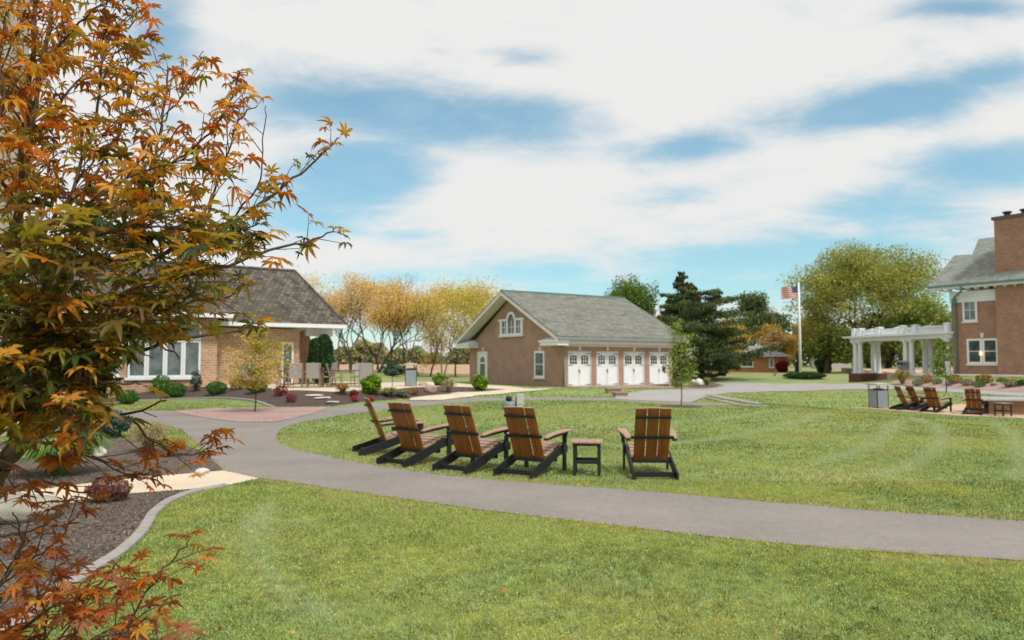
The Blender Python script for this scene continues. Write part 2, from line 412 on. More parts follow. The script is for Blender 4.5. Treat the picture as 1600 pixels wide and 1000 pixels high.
def sheet(name, poly, m, off, grid=.6, zflat=None):
    n_ = len(poly); rr = delaunay_2d_cdt([Vector((p[0], p[1])) for p in poly], [(i, (i+1) % n_) for i in range(n_)], [list(range(n_))], 1, 1e-5)
    bm = bmesh.new(); vs = [bm.verts.new((v[0], v[1], 0)) for v in rr[0]]
    for f in rr[2]: bm.faces.new([vs[i] for i in f])
    xs = [p[0] for p in poly]; ys = [p[1] for p in poly]
    if zflat is None and max(ys) > 11:
        def cuts(lo, hi, g): return [g*k for k in range(math.ceil(lo/g), math.floor(hi/g)+1)]
        for x in cuts(max(min(xs), -30), min(max(xs), 45), grid):
            bmesh.ops.bisect_plane(bm, geom=bm.verts[:]+bm.edges[:]+bm.faces[:], plane_co=(x, 0, 0), plane_no=(1, 0, 0))
        for y in cuts(max(min(ys), 10), min(max(ys), 75), grid):
            bmesh.ops.bisect_plane(bm, geom=bm.verts[:]+bm.edges[:]+bm.faces[:], plane_co=(0, y, 0), plane_no=(0, 1, 0))
    for v in bm.verts: v.co.z = (gz(v.co.x, v.co.y) if zflat is None else zflat)+off
    bm.normal_update()
    for f in bm.faces:
        if f.normal.z < 0: f.normal_flip()
    me = bpy.data.meshes.new(name); bm.to_mesh(me); bm.free(); me.materials.append(m)
    o = bpy.data.objects.new(name, me); C.objects.link(o); tag(o, kind='structure')
    return o
def GP(*pts): return [G(x, y) for x, y in pts]

# ------------------------------------------------------------------ ground sheets
def build_ground():
    xs = np.concatenate([[-2500,-1200,-600,-300,-150,-90,-60,-45,-36], np.arange(-30, 45.01, .6), [50,56,64,75,90,120,200,400,900,2500]])
    ys = np.concatenate([[-200,-60,-20,-8,-3,0,3,6,9], np.arange(10.2, 75.01, .6), [78,84,92,105,120,150,200,300,500,900,1700,3500]])
    X, Y = np.meshgrid(xs, ys); Z = H(X, Y)
    V = np.stack([X.ravel(), Y.ravel(), Z.ravel()], 1); nx = len(xs); i, j = np.meshgrid(np.arange(nx-1), np.arange(len(ys)-1)); b = (j*nx+i).ravel()
    tag(np_mesh('ground', V, np.stack([b, b+1, b+1+nx, b+nx], 1), LAWN, smooth=True), kind='structure')
build_ground()

near_far = [(1900,893),(1600,877),(1300,858),(1100,838),(900,815),(750,797),(600,776),(500,761),(440,752),(405,748)]
pathp = near_far+[(350,735),(335,722),(322,707),(306,692),(285,672),(250,662),(200,656),(120,652),(-60,650),(-60,636),(120,641),(215,642),(265,642),(340,638),(420,636.5),(520,636),(560,631),(640,626),(700,623.5),(760,621.5),(850,621),(966,622.5),(1080,629),(1200,633.5),
       (1200,635.5),(1080,633),(966,626.5),(850,625),(760,627),(690,631),(600,640),(530,650),(470,660),(440,670),(430,682),(438,694),(470,705),(530,718),(600,730),(700,744),(800,753),(1000,767),(1200,785),(1400,801),(1600,815),(1900,838)]
PATH = GP(*pathp)
sheet('path', PATH, ASPH, .006)
gravel = GP((268,643),(330,638.5),(420,637),(516,637),(490,646),(455,655),(425,660),(370,660),(310,652))
sheet('gravel_wedge', gravel, PINKG, .016)
walk = GP((405,748.5),(350,736),(205,748),(90,762),(0,773),(-200,790),(-200,825),(0,801),(60,794),(130,784),(205,772),(330,763),(352,760))
sheet('concrete_walk', walk, CONC, .010)
nearbed = GP((352,762),(205,773),(130,785),(60,796),(0,803),(-200,828),(-900,960),(-500,1400),(-60,1200),(-20,1040),(20,985),(60,950),(110,920),(165,888),(205,860),(228,828),(240,805),(270,784),(310,769))
sheet('mulch_bed', nearbed, MULCH, .008)
upbed = GP((348,735),(335,722),(322,707),(290,697),(230,688),(120,686),(0,690),(-300,690),(-300,800),(-200,789),(0,772),(90,761),(205,747))
sheet('mulch_bed', upbed, MULCH, .008)
housebed = GP((-60,610),(120,604),(240,604),(405,604),(440,611),(520,613),(580,613),(640,608),(700,606),(745,607),(792,609.5),(740,613),(700,616.5),(640,622),(560,629),(520,634.5),(425,636),(405,630),(380,625),(330,622),(230,625),(170,633),(60,640),(-60,642))
sheet('mulch_bed', housebed, MULCHD, .022)
curbstrip = GP((1101,617),(1104,615.5),(1128,619.5),(1190,631),(1183,632.5),(1125,623))
sheet('kerb', curbstrip, KERBM, .03)
sheet('kerb', GP((1100,621.5),(1104,620.5),(1160,633),(1150,633.6)), KERBM, .03)
patio = [G(405,605),G(440,611.5),G(520,613.5),G(580,613.5),G(615,610),G(640,607),G(700,605),G(745,606),G(792,609),G(740,613.5),G(700,617),G(640,623),G(640,626.5),G(690,626),G(735,621),G(800,614),G(866,608.5),G(800,604.5),G(745,601.5),G(700,599.5),G(600,598.5)]
patio += [Vector((-9.5,41.5,0)),Vector((-16,38,0)),Vector((-14.5,33.5,0)),Vector((-11.5,31.5,0))]
sheet('patio', patio, CONC, .034)
drive = GP((962,624),(1030,627.5),(1080,629),(1098,622),(1110,617.5),(1140,614),(1200,611.5),(1300,609),(1380,608),(1450,611),(1500,614),(1560,617.5),(1700,624),(1700,618),(1560,611.5),(1480,607),(1410,603.5),(1372,600.5),(1300,600.3),(1200,598.5),(1130,597),(1111,598),(1128,601),(1133,604),(1110,607),(1050,609),(985,614.5),(962,617))
sheet('driveway', drive, DRIVE, .018)
apron = [Vector((3.3,46.7,0)),Vector((12.3,52.5,0)),Vector((13.2,49.6,0)),Vector((9,45,0)),Vector((6.5,43.2,0)),Vector((4.4,44.6,0))]
sheet('brick_apron', apron, BRAPR, .03)
firep = GP((1322,636.5),(1375,640),(1440,645.5),(1500,650),(1600,654),(1750,656),(1750,634),(1600,632),(1500,631.5),(1430,633),(1370,635.5))
sheet('paver_patio', firep, PAVER, .012)
pinkbed = GP((1392,600),(1430,604),(1480,607),(1560,611.5),(1700,618),(1700,600),(1600,596),(1500,594),(1420,594),(1395,596))
sheet('gravel_bed', pinkbed, PINKG, .03)
sheet('crop_field', [Vector((-150,86,0)),Vector((22,92,0)),Vector((40,400,0)),Vector((-350,400,0))], FIELDM, .05)
ring = [Vector((6.02+.75*math.cos(a/8*math.pi), 26.3+.75*math.sin(a/8*math.pi), 0)) for a in range(16)]
sheet('mulch_ring', ring, MULCHD, .012)
plateisl = GP((1052,606),(1080,599.5),(1108,598.5),(1126,601.5),(1120,604.5),(1080,606))
sheet('mulch_bed', plateisl, MULCH, .03)

# block edging of the near bed, with joints
def kerb_line(name, pts, w, h, m, blk, seedv=1):
    pts = smooth_line(pts, 2); rng = random.Random(seedv)
    L = [0.0]
    for a, b in zip(pts[:-1], pts[1:]): L.append(L[-1]+(b-a).length)
    def P(s):
        s = min(max(s, 0), L[-1])
        for i in range(len(L)-1):
            if s <= L[i+1]:
                f = (s-L[i])/max(L[i+1]-L[i], 1e-9); p = pts[i].lerp(pts[i+1], f); t = (pts[i+1]-pts[i]); t.z = 0; return p, t.normalized()
        return pts[-1], (pts[-1]-pts[-2]).normalized()
    mb = MB(); s = 0
    while s < L[-1]-.05:
        e = min(s+blk*rng.uniform(.9, 1.1), L[-1]); k = 4; dz = rng.uniform(-.004, .004); dn = rng.uniform(-.004, .004)
        sec = []
        for q in range(k+1):
            p, t = P(s+.006+(e-s-.012)*q/k); n = Vector((-t.y, t.x, 0)); g = gz(p.x, p.y)
            prof = [(-w/2, -.04), (-w/2, h*.75), (-w*.36, h), (w*.36, h), (w/2, h*.75), (w/2, -.04)]
            sec.append([Vector((p.x, p.y, g))+n*(a+dn)+Vector((0, 0, z+(dz if z > 0 else 0))) for a, z in prof])
        vs = [v for r_ in sec for v in r_]; m_ = 6
        fs = [(i*m_+j, i*m_+(j+1) % m_, (i+1)*m_+(j+1) % m_, (i+1)*m_+j) for i in range(k) for j in range(m_)]
        fs += [tuple(range(m_))[::-1], tuple(k*m_+j for j in range(m_))]
        mb.add(vs, fs); s = e
    o = mb.build(name, m, bevel=.004); tag(o, kind='structure'); return o
kerb_line('kerb', [G(*p) for p in [(-60,1110),(-20,1035),(25,978),(65,942),(120,908),(170,878),(207,850),(228,824),(242,800),(272,780),(312,768),(354,761)]], .105, .045, KERBM, .33)
kerb_line('kerb', [G(*p) for p in [(60,640),(150,634),(230,625),(330,621.5),(385,625),(410,630),(427,637)]], .14, .06, KERBM, .5, 3)

# ------------------------------------------------------------------ grass
def vnoise(x, y, k):
    xi = np.floor(x).astype(int); yi = np.floor(y).astype(int); fx = x-xi; fy = y-yi; fx = fx*fx*(3-2*fx); fy = fy*fy*(3-2*fy)
    def h(a, b):
        v = np.sin(a*127.1+b*311.7+k*74.7)*43758.5453; return v-np.floor(v)
    a = h(xi, yi)*(1-fx)+h(xi+1, yi)*fx; b = h(xi, yi+1)*(1-fx)+h(xi+1, yi+1)*fx; return a*(1-fy)+b*fy
def dist_path(x, y):
    d = np.full(len(x), 9.0); P = [(p.x, p.y) for p in PATH]; m = y < 16
    for (x0, y0), (x1, y1) in zip(P, P[1:]+P[:1]):
        if min(y0, y1) > 16: continue
        L2 = (x1-x0)**2+(y1-y0)**2+1e-9; u = np.clip(((x[m]-x0)*(x1-x0)+(y[m]-y0)*(y1-y0))/L2, 0, 1)
        d[m] = np.minimum(d[m], np.hypot(x[m]-x0-u*(x1-x0), y[m]-y0-u*(y1-y0)))
    return d
TRK = [[(1422,652),(1455,662),(1470,676),(1468,695),(1450,712),(1420,730),(1370,745)], [(1405,658),(1385,678),(1355,697),(1325,710),(1280,722)], [(1295,646),(1240,662),(1180,676),(1110,688),(1040,694)],
       [(1230,640),(1150,652),(1060,660),(960,664)], [(420,790),(402,815),(398,850),(412,890),(445,925),(500,960)], [(1560,660),(1590,690),(1600,720),(1580,750)], [(1000,700),(900,690),(800,680)]]
def mow(x, y):   # pale wheel tracks left by the mower: 0..1
    k = np.zeros(len(x))
    for tr in TRK:
        P = smooth_line([G(*q) for q in tr], 1)
        for a, b in zip(P[:-1], P[1:]):
            m = (np.abs(x-(a.x+b.x)/2) < 3+abs(a.x-b.x)) & (np.abs(y-(a.y+b.y)/2) < 3+abs(a.y-b.y))
            if not m.any(): continue
            L2 = (b.x-a.x)**2+(b.y-a.y)**2+1e-9; u = np.clip(((x[m]-a.x)*(b.x-a.x)+(y[m]-a.y)*(b.y-a.y))/L2, 0, 1)
            d = np.hypot(x[m]-a.x-u*(b.x-a.x), y[m]-a.y-u*(b.y-a.y)); w_ = .11+.006*y[m]
            k[m] = np.maximum(k[m], np.exp(-(d/w_)**2))
    return k
def grass(name, seed_, zones, polys_out, label):
    rng = np.random.default_rng(seed_); Vs = []; Cs = []; N = 0
    for (y0, y1, dens, h, w, seg) in zones:
        n = int(dens*(.9*(y1*y1-y0*y0)))
        y = np.sqrt(rng.uniform(y0*y0, y1*y1, n)); x = rng.uniform(-.9, .9, n)*y
        keep = np.ones(n, bool)
        for p in polys_out[1:]: keep &= ~pip(p, x, y)
        ins = pip(polys_out[0], x, y)
        if y1 < 20: ins &= dist_path(x, y) > .045*rng.random(n)**2*2
        keep &= ~ins
        if y1 > 14: keep &= ~((y > 33+.2*x) & (x < -3))
        if y1 > 30: keep &= ~((y > 42) & (x > 1.5) & (x < 13))
        x = x[keep]; y = y[keep]; n = len(x); z = H(x, y)
        # clumpiness
        vn = lambda s_, k_: vnoise(x*s_, y*s_, k_)
        cl = (np.sin(x*3.1+1.3*np.sin(y*2.3))*np.sin(y*2.7+1.1*np.sin(x*1.9))+np.sin(x*9.3+y*4.1)*np.sin(y*8.7-x*3.3)*.7)*.5
        big = np.sin(x*.7+.8*np.sin(y*.45))*np.sin(y*.55+1.2*np.sin(x*.35)+1)
        hh = h*rng.uniform(.45, 1.25, n)*(1+.35*cl); ww = w*rng.uniform(.6, 1.3, n)
        th = rng.uniform(0, 2*np.pi, n); lean = rng.uniform(.2, 1.2, n)*hh; la = rng.uniform(0, 2*np.pi, n)
        P0 = np.stack([x, y, z-.003], 1); wd = np.stack([np.cos(th), np.sin(th), 0*x], 1)*ww[:, None]/2
        ld = np.stack([np.cos(la), np.sin(la), 0*x], 1)
        mid = P0+ld*(lean*.3)[:, None]+np.array([0, 0, 1.])*(hh*.6)[:, None]
        tip = P0+ld*lean[:, None]+np.array([0, 0, 1.])*(hh*.95)[:, None]
        q = np.stack([P0-wd, P0+wd, mid+wd*.8, mid-wd*.8, tip], 1)
        Vs.append(q.reshape(-1, 3))
        n_a, n_b, n_c = vn(.35, 1), vn(1.3, 2), vn(6.0, 3)
        t1 = np.clip(.45+1.0*(n_a-.5)+.7*(n_b-.5)+.75*(n_c-.5)+rng.normal(0, .22, n), 0, 1)[:, None]
        A = np.array([.11, .18, .04]); B = np.array([.375, .41, .105])
        c = A*(1-t1)+B*t1
        dryp = np.clip(.05+(.12 if y1 < 7 else 0)*vn(.5, 31)+1.1*np.clip(vn(.9, 5)-.52, 0, 1)+.7*np.clip(vn(3.3, 6)-.6, 0, 1)+.5*np.exp(-((dist_path(x, y)/.35)**2)), 0, .75); dr = rng.random(n) < dryp; c[dr] = np.array([.46, .39, .15])*rng.uniform(.7, 1.2, (dr.sum(), 1))
        br = rng.random(n) < .07; c[br] = np.array([.46, .52, .34])
        mk = (mow(x, y)*.85)[:, None]; c = c*(1-mk)+np.array([.42, .46, .30])*mk
        c *= (1+(.9 if y0 < 6 else .30)*(vn(14.0, 9)-.5))[:, None]
        Cs.append(np.repeat(c, 5, 0)); N += n
    V = np.concatenate(Vs); Cc = np.concatenate(Cs)
    b = np.arange(N)*5
    Fq = np.concatenate([np.stack([b, b+1, b+2], 1), np.stack([b, b+2, b+3], 1), np.stack([b+3, b+2, b+4], 1)])
    o = np_mesh(name, V, Fq, GRASSM, col=Cc); tag(o, label, 'grass', kind='stuff')
OUT = [PATH, walk, nearbed, upbed, gravel, drive, apron, firep, housebed, patio, pinkbed, ring]
grass('grass', 3, [(2.6, 6.5, 5200, .030, .0055, 2), (6.5, 10, 2700, .032, .008, 2), (10, 17, 800, .034, .013, 2), (17, 30, 220, .036, .025, 2), (30, 48, 26, .05, .06, 2)], OUT, 'short mown green and yellowing lawn grass')

# ------------------------------------------------------------------ foliage helpers
def leafquads(pts, size, rng, palette, flat=0.0, jit=.25, cid=None):
    """one rhombic leaf per point; palette list of rgb; cid picks per clump"""
    n = len(pts); s = size*rng.uniform(.6, 1.4, n)
    nrm = rng.normal(0, 1, (n, 3)); nrm[:, 2] = nrm[:, 2]*(1+flat)+flat; nrm /= np.linalg.norm(nrm, axis=1)[:, None]
    t = np.cross(nrm, rng.normal(0, 1, (n, 3))); t /= np.linalg.norm(t, axis=1)[:, None]+1e-9; b = np.cross(nrm, t)
    q = np.stack([pts-t*s[:, None], pts+b*(s*.55)[:, None], pts+t*s[:, None], pts-b*(s*.55)[:, None]], 1)
    pal = np.array(palette)
    idx = rng.integers(0, len(pal), n) if cid is None else np.where(rng.random(n) < .72, cid % len(pal), rng.integers(0, len(pal), n))
    c = pal[idx]*rng.uniform(1-jit, 1+jit, (n, 1))
    return q.reshape(-1, 3), np.repeat(c, 4, 0)
def leafmesh(name, V, Cc, parent=None, m=None):
    b = np.arange(len(V)//4)*4
    return np_mesh(name, V, np.stack([b, b+1, b+2, b+3], 1), m or LEAF, parent, Cc)
def blob_pts(rng, n, rx, ry, rz, shell=.75):
    d = rng.normal(0, 1, (n, 3)); d /= np.linalg.norm(d, axis=1)[:, None]
    r = shell+(1-shell)*rng.random(n)**.6; r = np.where(rng.random(n) < .25, rng.random(n)**.5, r)
    return d*r[:, None]*np.array([rx, ry, rz])
def grow(rng, mb, p, d, L, r, lev, maxlev, tips, spread=.55, up=.15, nch=(2, 4), sides=5, lr=.68, gnarl=.15):
    k = 4; pts = [p]; rad = [r]; q = Vector(p); dd = Vector(d)
    for i in range(k):
        dd = (dd+Vector((rng.gauss(0, gnarl), rng.gauss(0, gnarl), rng.gauss(0, gnarl)+up*.25))).normalized()
        q = q+dd*(L/k); pts.append(q.copy()); rad.append(r*(1-.45*(i+1)/k))
    mb.tube(pts, rad, sides if lev < 2 else 3, False)
    if lev >= maxlev:
        tips.append((pts[-1], lev)); tips.append((pts[2], lev)); return
    if lev >= maxlev-1: tips.append((pts[-1], lev))
    n = rng.randint(*nch)
    for j in range(n):
        s = pts[-1] if j == 0 else pts[rng.choice((2, 3, 4))]
        a = rng.uniform(0, 2*math.pi); ax = dd.orthogonal().normalized(); ax = Matrix.Rotation(a, 3, dd) @ ax
        sp = spread*(rng.uniform(.35, .7) if j == 0 else rng.uniform(.8, 1.35))
        nd = (dd*math.cos(sp)+ax*math.sin(sp)); nd.z += up*.5; nd.normalize()
        grow(rng, mb, s, nd, L*lr*rng.uniform(.8, 1.15), r*(.62 if j else .55), lev+1, maxlev, tips, spread, up, nch, sides, lr, gnarl)
def make_tree(name, label, cat, loc, Ht, palette, seed_=1, group=None, levels=4, nleaf=4000, sig=.5, lsize=.1, spread=.55, up=.15, trunk=.28, r=.14, barkm=None, nch=(2, 4), stems=1, lean=.15, topbare=0, lr=.68, maxr=0, dome=None):
    rng = random.Random(seed_); nr = np.random.default_rng(seed_)
    t = thing(name, label, cat, loc, 0, group); mb = MB(); tips = []
    for s in range(stems):
        a = rng.uniform(0, 6.28); d = Vector((math.cos(a)*lean*(1.6 if stems > 1 else 1), math.sin(a)*lean*(1.6 if stems > 1 else 1), 1)).normalized()
        grow(rng, mb, Vector((0, 0, -.1)), d, Ht*trunk, r, 0, levels, tips, spread, up, nch, 7, lr)
    zs = max(p.z for p, _ in tips); sc_ = Ht/zs
    mb.v = [(v[0]*sc_, v[1]*sc_, v[2]*sc_) for v in mb.v]
    tr_ = mb.build('trunk', barkm or BARK, t, True)
    T = np.array([tuple(p*sc_) for p, _ in tips])
    if lr == .80: T[:, 2] = Ht*(T[:, 2]/Ht)**.82
    if maxr:
        k_ = maxr/np.percentile(np.hypot(T[:, 0], T[:, 1]), 95)
        T[:, :2] *= k_; tr_.data.transform(Matrix.Diagonal((k_, k_, 1, 1)))
    if topbare: T = T[T[:, 2] < Ht*topbare] if (T[:, 2] < Ht*topbare).any() else T
    if dome:   # extra leaf clumps on the outer boughs so the crown closes to one broad dome
        rx, zc, rz = dome; k = 420; dv = nr.normal(0, 1, (k, 3)); dv /= np.linalg.norm(dv, axis=1)[:, None]; dv[:, 2] = np.where(dv[:, 2] < -.35, -dv[:, 2], dv[:, 2])
        rr = nr.uniform(.55, 1.0, (k, 1))*(1+.10*np.sin(dv[:, :1]*7+dv[:, 2:]*5)); D = dv*rr*np.array([rx, rx*.8, rz])+np.array([0, 0, zc]); T = np.concatenate([T, np.repeat(D, max(1, len(T)//k), 0)])
    ci = nr.integers(0, len(T), nleaf); pts = T[ci]+np.clip(nr.normal(0, 1, (nleaf, 3)), -1.5, 1.5)*np.array([sig, sig, sig*.7])*Ht/10
    pts[:, 2] = np.maximum(pts[:, 2], .3)
    V, Cc = leafquads(pts, lsize, nr, palette, 0, .3, (ci*7) % 97)
    leafmesh('crown', V, Cc, t)
    return t

# ------------------------------------------------------------------ window helper
def window(par, O, U, Nn, w, h, cols=1, rows=2, fr=.07, glass=None, mtrl=None, sill=True, mut=.03, name='window', pane=True):
    """O lower-left corner on the wall, U along the wall, Nn outward"""
    mtrl = mtrl or WHITE; Zv = Vector((0, 0, 1)); B = (Vector(O), Vector(U).normalized(), Vector(Nn).normalized(), Zv)
    g = MB(); g.box(fr*.5, w-fr*.5, .012, .022, fr*.5, h-fr*.5, B)
    root = MB()
    root.box(0, w, .002, .06, h-fr, h, B); root.box(0, w, .002, .06, 0, fr, B); root.box(0, fr, .002, .06, fr, h-fr, B); root.box(w-fr, w, .002, .06, fr, h-fr, B)
    f = root.build(name, mtrl, par)
    g.build('pane', glass or GLASS, f)
    if cols > 1 or rows > 1:
        mm = MB()
        for i in range(1, cols): x = w*i/cols; mm.box(x-mut/2, x+mut/2, .022, .045, fr, h-fr, B)
        for j in range(1, rows):
            z = h*j/rows; wdt = mut*1.5 if (cols == 1 and rows == 2) else mut
            for i in range(cols):
                xa = fr if i == 0 else w*i/cols+mut/2; xb = w-fr if i == cols-1 else w*(i+1)/cols-mut/2
                mm.box(xa, xb, .022, .043, z-wdt/2, z+wdt/2, B)
        mm.build('glazing_bar', mtrl, f)
    if sill:
        s = MB(); s.box(-.08, w+.08, .002, .12, -.1, -.002, B); s.build('sill', CREAM, f)
    return f

# ------------------------------------------------------------------ carriage garage
YAW = R(33)
def garage():
    t = thing('garage', 'red brick carriage garage with four white double doors and grey slate gable roof', 'garage', (3.24, 46.6, 0), YAW)
    L, Dp, ev, rz = 9.56, 11.9, 2.72, 6.45
    D0, DW, DP, DH = .38, 1.9, 2.335, 2.27
    w = MB()
    xs = [0]
    for i in range(4): xs += [D0+DP*i, D0+DP*i+DW]
    xs.append(L)
    for i in range(0, 10, 2): w.box(xs[i], xs[i+1], 0, .3, -.5, DH)
    w.box(0, L, 0, .3, DH, ev)
    # gable walls (pentagons) and rear wall
    sl = (rz-.25-ev)/(Dp/2)
    for x in (0, L-.3):
        w.extr([(x, .302, -.5), (x, Dp, -.5), (x, Dp, ev), (x, Dp/2, rz-.25), (x, .302, ev)], (.3, 0, 0))
    w.box(.3, L-.3, Dp-.3, Dp, -.5, ev)
    w.build('wall', BRICKR, t)
    # roof: two slabs with overhang
    oh, og = .62, .92; s2 = (rz-3.1)/(Dp/2+oh); r_ = MB()
    A = [(-og, -oh, 3.1), (L+og, -oh, 3.1), (L+og, Dp/2, rz), (-og, Dp/2, rz)]
    Bk = [(-og, Dp/2, rz), (L+og, Dp/2, rz), (L+og, Dp+oh, 3.1), (-og, Dp+oh, 3.1)]
    for q in (A, Bk): r_.extr(q, (0, 0, .10))
    r_.build('roof', SLATE, t)
    rg = MB(); rg.box(-og-.01, L+og+.01, Dp/2-.12, Dp/2+.12, rz+.06, rz+.16); rg.build('ridge_cap', GREENP, t)
    # rake soffit and rake boards, cornice, frieze
    c = MB()
    for x0, x1 in ((-og+.05, -.002), (L+.002, L+og-.05)):
        for sg in (0, 1):
            ya, yb = (-oh, Dp/2) if sg == 0 else (Dp+oh, Dp/2)
            c.hexa([(x0, ya, 2.94), (x1, ya, 2.94), (x1, yb, rz-.16), (x0, yb, rz-.16), (x0, ya, 3.098), (x1, ya, 3.098), (x1, yb, rz-.002), (x0, yb, rz-.002)])
    for x0, x1 in ((-og-.02, -og+.048), (L+og-.048, L+og+.02)):
        for ya, yb in ((-oh-.03, Dp/2), (Dp+oh+.03, Dp/2)):
            c.hexa([(x0, ya, 2.86), (x1, ya, 2.86), (x1, yb, rz-.24), (x0, yb, rz-.24), (x0, ya, 3.09), (x1, ya, 3.09), (x1, yb, rz-.01), (x0, yb, rz-.01)])
    build_each(c, 'rake_trim', WHITE2, t)
    c = MB()
    c.box(-og+.06, L+og-.06, -oh-.06, -oh+.06, 2.93, 3.088); c.box(0, L, -.5, -.003, 2.72, 2.92); c.box(0.0, L, -.12, -.003, 2.56, 2.718)
    c.build('cornice', WHITE2, t)
    gt = MB(); gt.box(-og+.0, L+og, -oh-.17, -oh-.062, 3.0, 3.10); gt.build('gutter', GREYM, t)
    # cornice returns at the gable
    for y0, y1 in ((-oh-.02, 1.35), (Dp-1.35, Dp+oh+.02)):
        m_ = MB(); m_.box(-og+.06, -.004, y0+.05, y1, 2.62, 2.85); m_.box(-og-.04, -.004, y0, y1+.06, 2.852, 2.93)
        m_.hexa([(-og-.04, y0, 2.932), (-.004, y0, 2.932), (-.004, y1+.06, 2.932), (-og-.04, y1+.06, 2.932), (-.1, y0+.5, 3.22), (-.004, y0+.5, 3.22), (-.004, y1-.45, 3.22), (-.1, y1-.45, 3.22)])
        m_.build('cornice_return', WHITE, t)
    # doors
    for i in range(4):
        x0 = D0+DP*i; d = MB()
        d.box(x0+.06, x0+DW/2-.008, .10, .15, .02, DH-.06); d.box(x0+DW/2+.008, x0+DW-.06, .10, .15, .02, DH-.06)
        dr = d.build('garage_door', WHITE, t)
        f = MB(); f.box(x0, x0+.06, .02, .2, 0, DH); f.box(x0+DW-.06, x0+DW, .02, .2, 0, DH); f.box(x0+.06, x0+DW-.06, .02, .2, DH-.06, DH)
        f.build('frame', WHITE2, dr)
        st = MB()
        for lf in (0, 1):
            a = x0+.06+lf*(DW/2-.03); wl = DW/2-.1
            st.box(a, a+.13, .085, .0999, .04, DH-.08); st.box(a+wl-.11, a+wl+.02, .085, .0999, .04, DH-.08)
            for z0, z1 in ((.04, .2), (1.28, 1.42), (DH-.24, DH-.08)): st.box(a+.13, a+wl-.11, .085, .0999, z0, z1)
        st.build('door_rail', WHITE, dr)
        for lf in (0, 1):
            a = x0+.06+lf*(DW/2-.03)+.14; wl = DW/2-.1-.26
            g = MB(); n = 8; zt = DH-.36
            g.extr([(a, .094, 1.43), (a+wl, .094, 1.43), (a+wl, .094, zt)]+[(a+wl/2+wl/2*math.cos(math.pi*k/n), .094, zt+.10*math.sin(math.pi*k/n)) for k in range(1, n)]+[(a, .094, zt)], (0, .005, 0))
            gp = g.build('pane', GLASS, dr)
            m_ = MB()
            for k in (1, 2): m_.box(a+wl*k/3-.014, a+wl*k/3+.014, .084, .0935, 1.43, zt+.09)
            for z in (1.43+.21, 1.43+.42):
                for k in range(3): m_.box(a+wl*k/3+.014*(k > 0), a+wl*(k+1)/3-.014*(k < 2), .086, .0935, z-.012, z+.012)
            m_.build('glazing_bar', WHITE, dr)
        h = MB(); h.box(x0+DW/2-.05, x0+DW/2+.06, .05, .084, 1.02, 1.08); h.box(x0+DW/2+.02, x0+DW/2+.05, .04, .084, .86, 1.02); h.build('handle', DARKM, dr)
        h = MB()
        for z in (.12, 1.36, DH-.17):
            for sg in (0, 1):
                a = x0+.08 if sg == 0 else x0+DW-.08; b = a+(.42 if sg == 0 else -.42)
                h.extr([(a, .078, z-.035), (b, .078, z-.004), (b, .078, z+.004), (a, .078, z+.035)], (0, .006, 0))
        build_each(h, 'hinge', DARKM, dr)
        k = MB(); k.extr([(x0+DW/2-.07, -.02, DH+.03), (x0+DW/2+.07, -.02, DH+.03), (x0+DW/2+.09, -.02, 2.55), (x0+DW/2-.09, -.02, 2.55)], (0, .018, 0)); k.build('keystone', CREAM, t)
        if i == 3:
            n_ = MB(); n_.box(x0+DW*.68, x0+DW*.84, .07, .0845, .9, 1.3); n_.build('notice_board', plain('maroon panel', (.09,.03,.025)), t)
    # downpipe at the near corner
    p = MB(); p.tube([(-.02,-.55,2.98),(-.02,-.42,2.85),(-.02,-.10,2.62),(-.02,-.08,2.4),(-.02,-.08,.02)], .055, 8); p.build('downpipe', GREENP, t, True)
    # gable windows
    Ux, Nx = Vector((0, -1, 0)), Vector((-1, 0, 0))
    window(t, (0, 3.15, .55), Ux, Nx, 1.15, 1.75, 1, 2, .13)
    k = MB(); k.extr([(-.02, 2.51, 2.32), (-.02, 2.65, 2.32), (-.02, 2.68, 2.58), (-.02, 2.48, 2.58)], (.018, 0, 0)); k.build('keystone', CREAM, t)
    # side door
    dd = MB(); dd.box(-.05, -.002, 9.35, 10.45, .05, 2.2); dr = dd.build('side_door', WHITE, t)
    ff = MB(); ff.box(-.09, -.003, 10.452, 10.62, 0, 2.35); ff.box(-.09, -.003, 9.18, 9.348, 0, 2.35); ff.box(-.09, -.003, 9.348, 10.452, 2.21, 2.35); ff.build('frame', WHITE2, dr)
    gg = MB(); n = 10; gg.extr([(-.06, 9.55, 1.55), (-.06, 10.25, 1.55)]+[(-.06, 9.9+.35*math.cos(math.pi*k/n), 1.62+.36*math.sin(math.pi*k/n)) for k in range(n+1)], (.009, 0, 0)); gg.box(-.06, -.051, 9.55, 10.25, .5, 1.45); gg.build('pane', GLASS, dr)
    k = MB(); k.extr([(-.02, 9.83, 2.38), (-.02, 9.97, 2.38), (-.02, 10.0, 2.66), (-.02, 9.8, 2.66)], (.018, 0, 0)); k.build('keystone', CREAM, t)
    # triple window with arch
    y0, z0 = Dp/2, 3.45
    f = MB(); f.box(-.12, -.003, y0-1.5, y0+1.5, z0, z0+.12); f.box(-.14, -.003, y0-1.62, y0-.5, z0+1.02, z0+1.16); f.box(-.14, -.003, y0+.5, y0+1.62, z0+1.02, z0+1.16)
    for a, b in ((-1.45, -1.2), (-.62, -.42), (.42, .62), (1.2, 1.45)): f.box(-.1, -.003, y0+a, y0+b, z0+.122, z0+1.018)
    n = 12
    for k in range(n):
        a0, a1 = math.pi*k/n, math.pi*(k+1)/n
        P = [(-.13, y0+rr*math.cos(a), z0+1.1+rr*math.sin(a)) for rr, a in ((.38, a0), (.56, a0), (.56, a1), (.38, a1))]; f.extr(P, (.127, 0, 0))
    wf = f.build('window', WHITE, t)
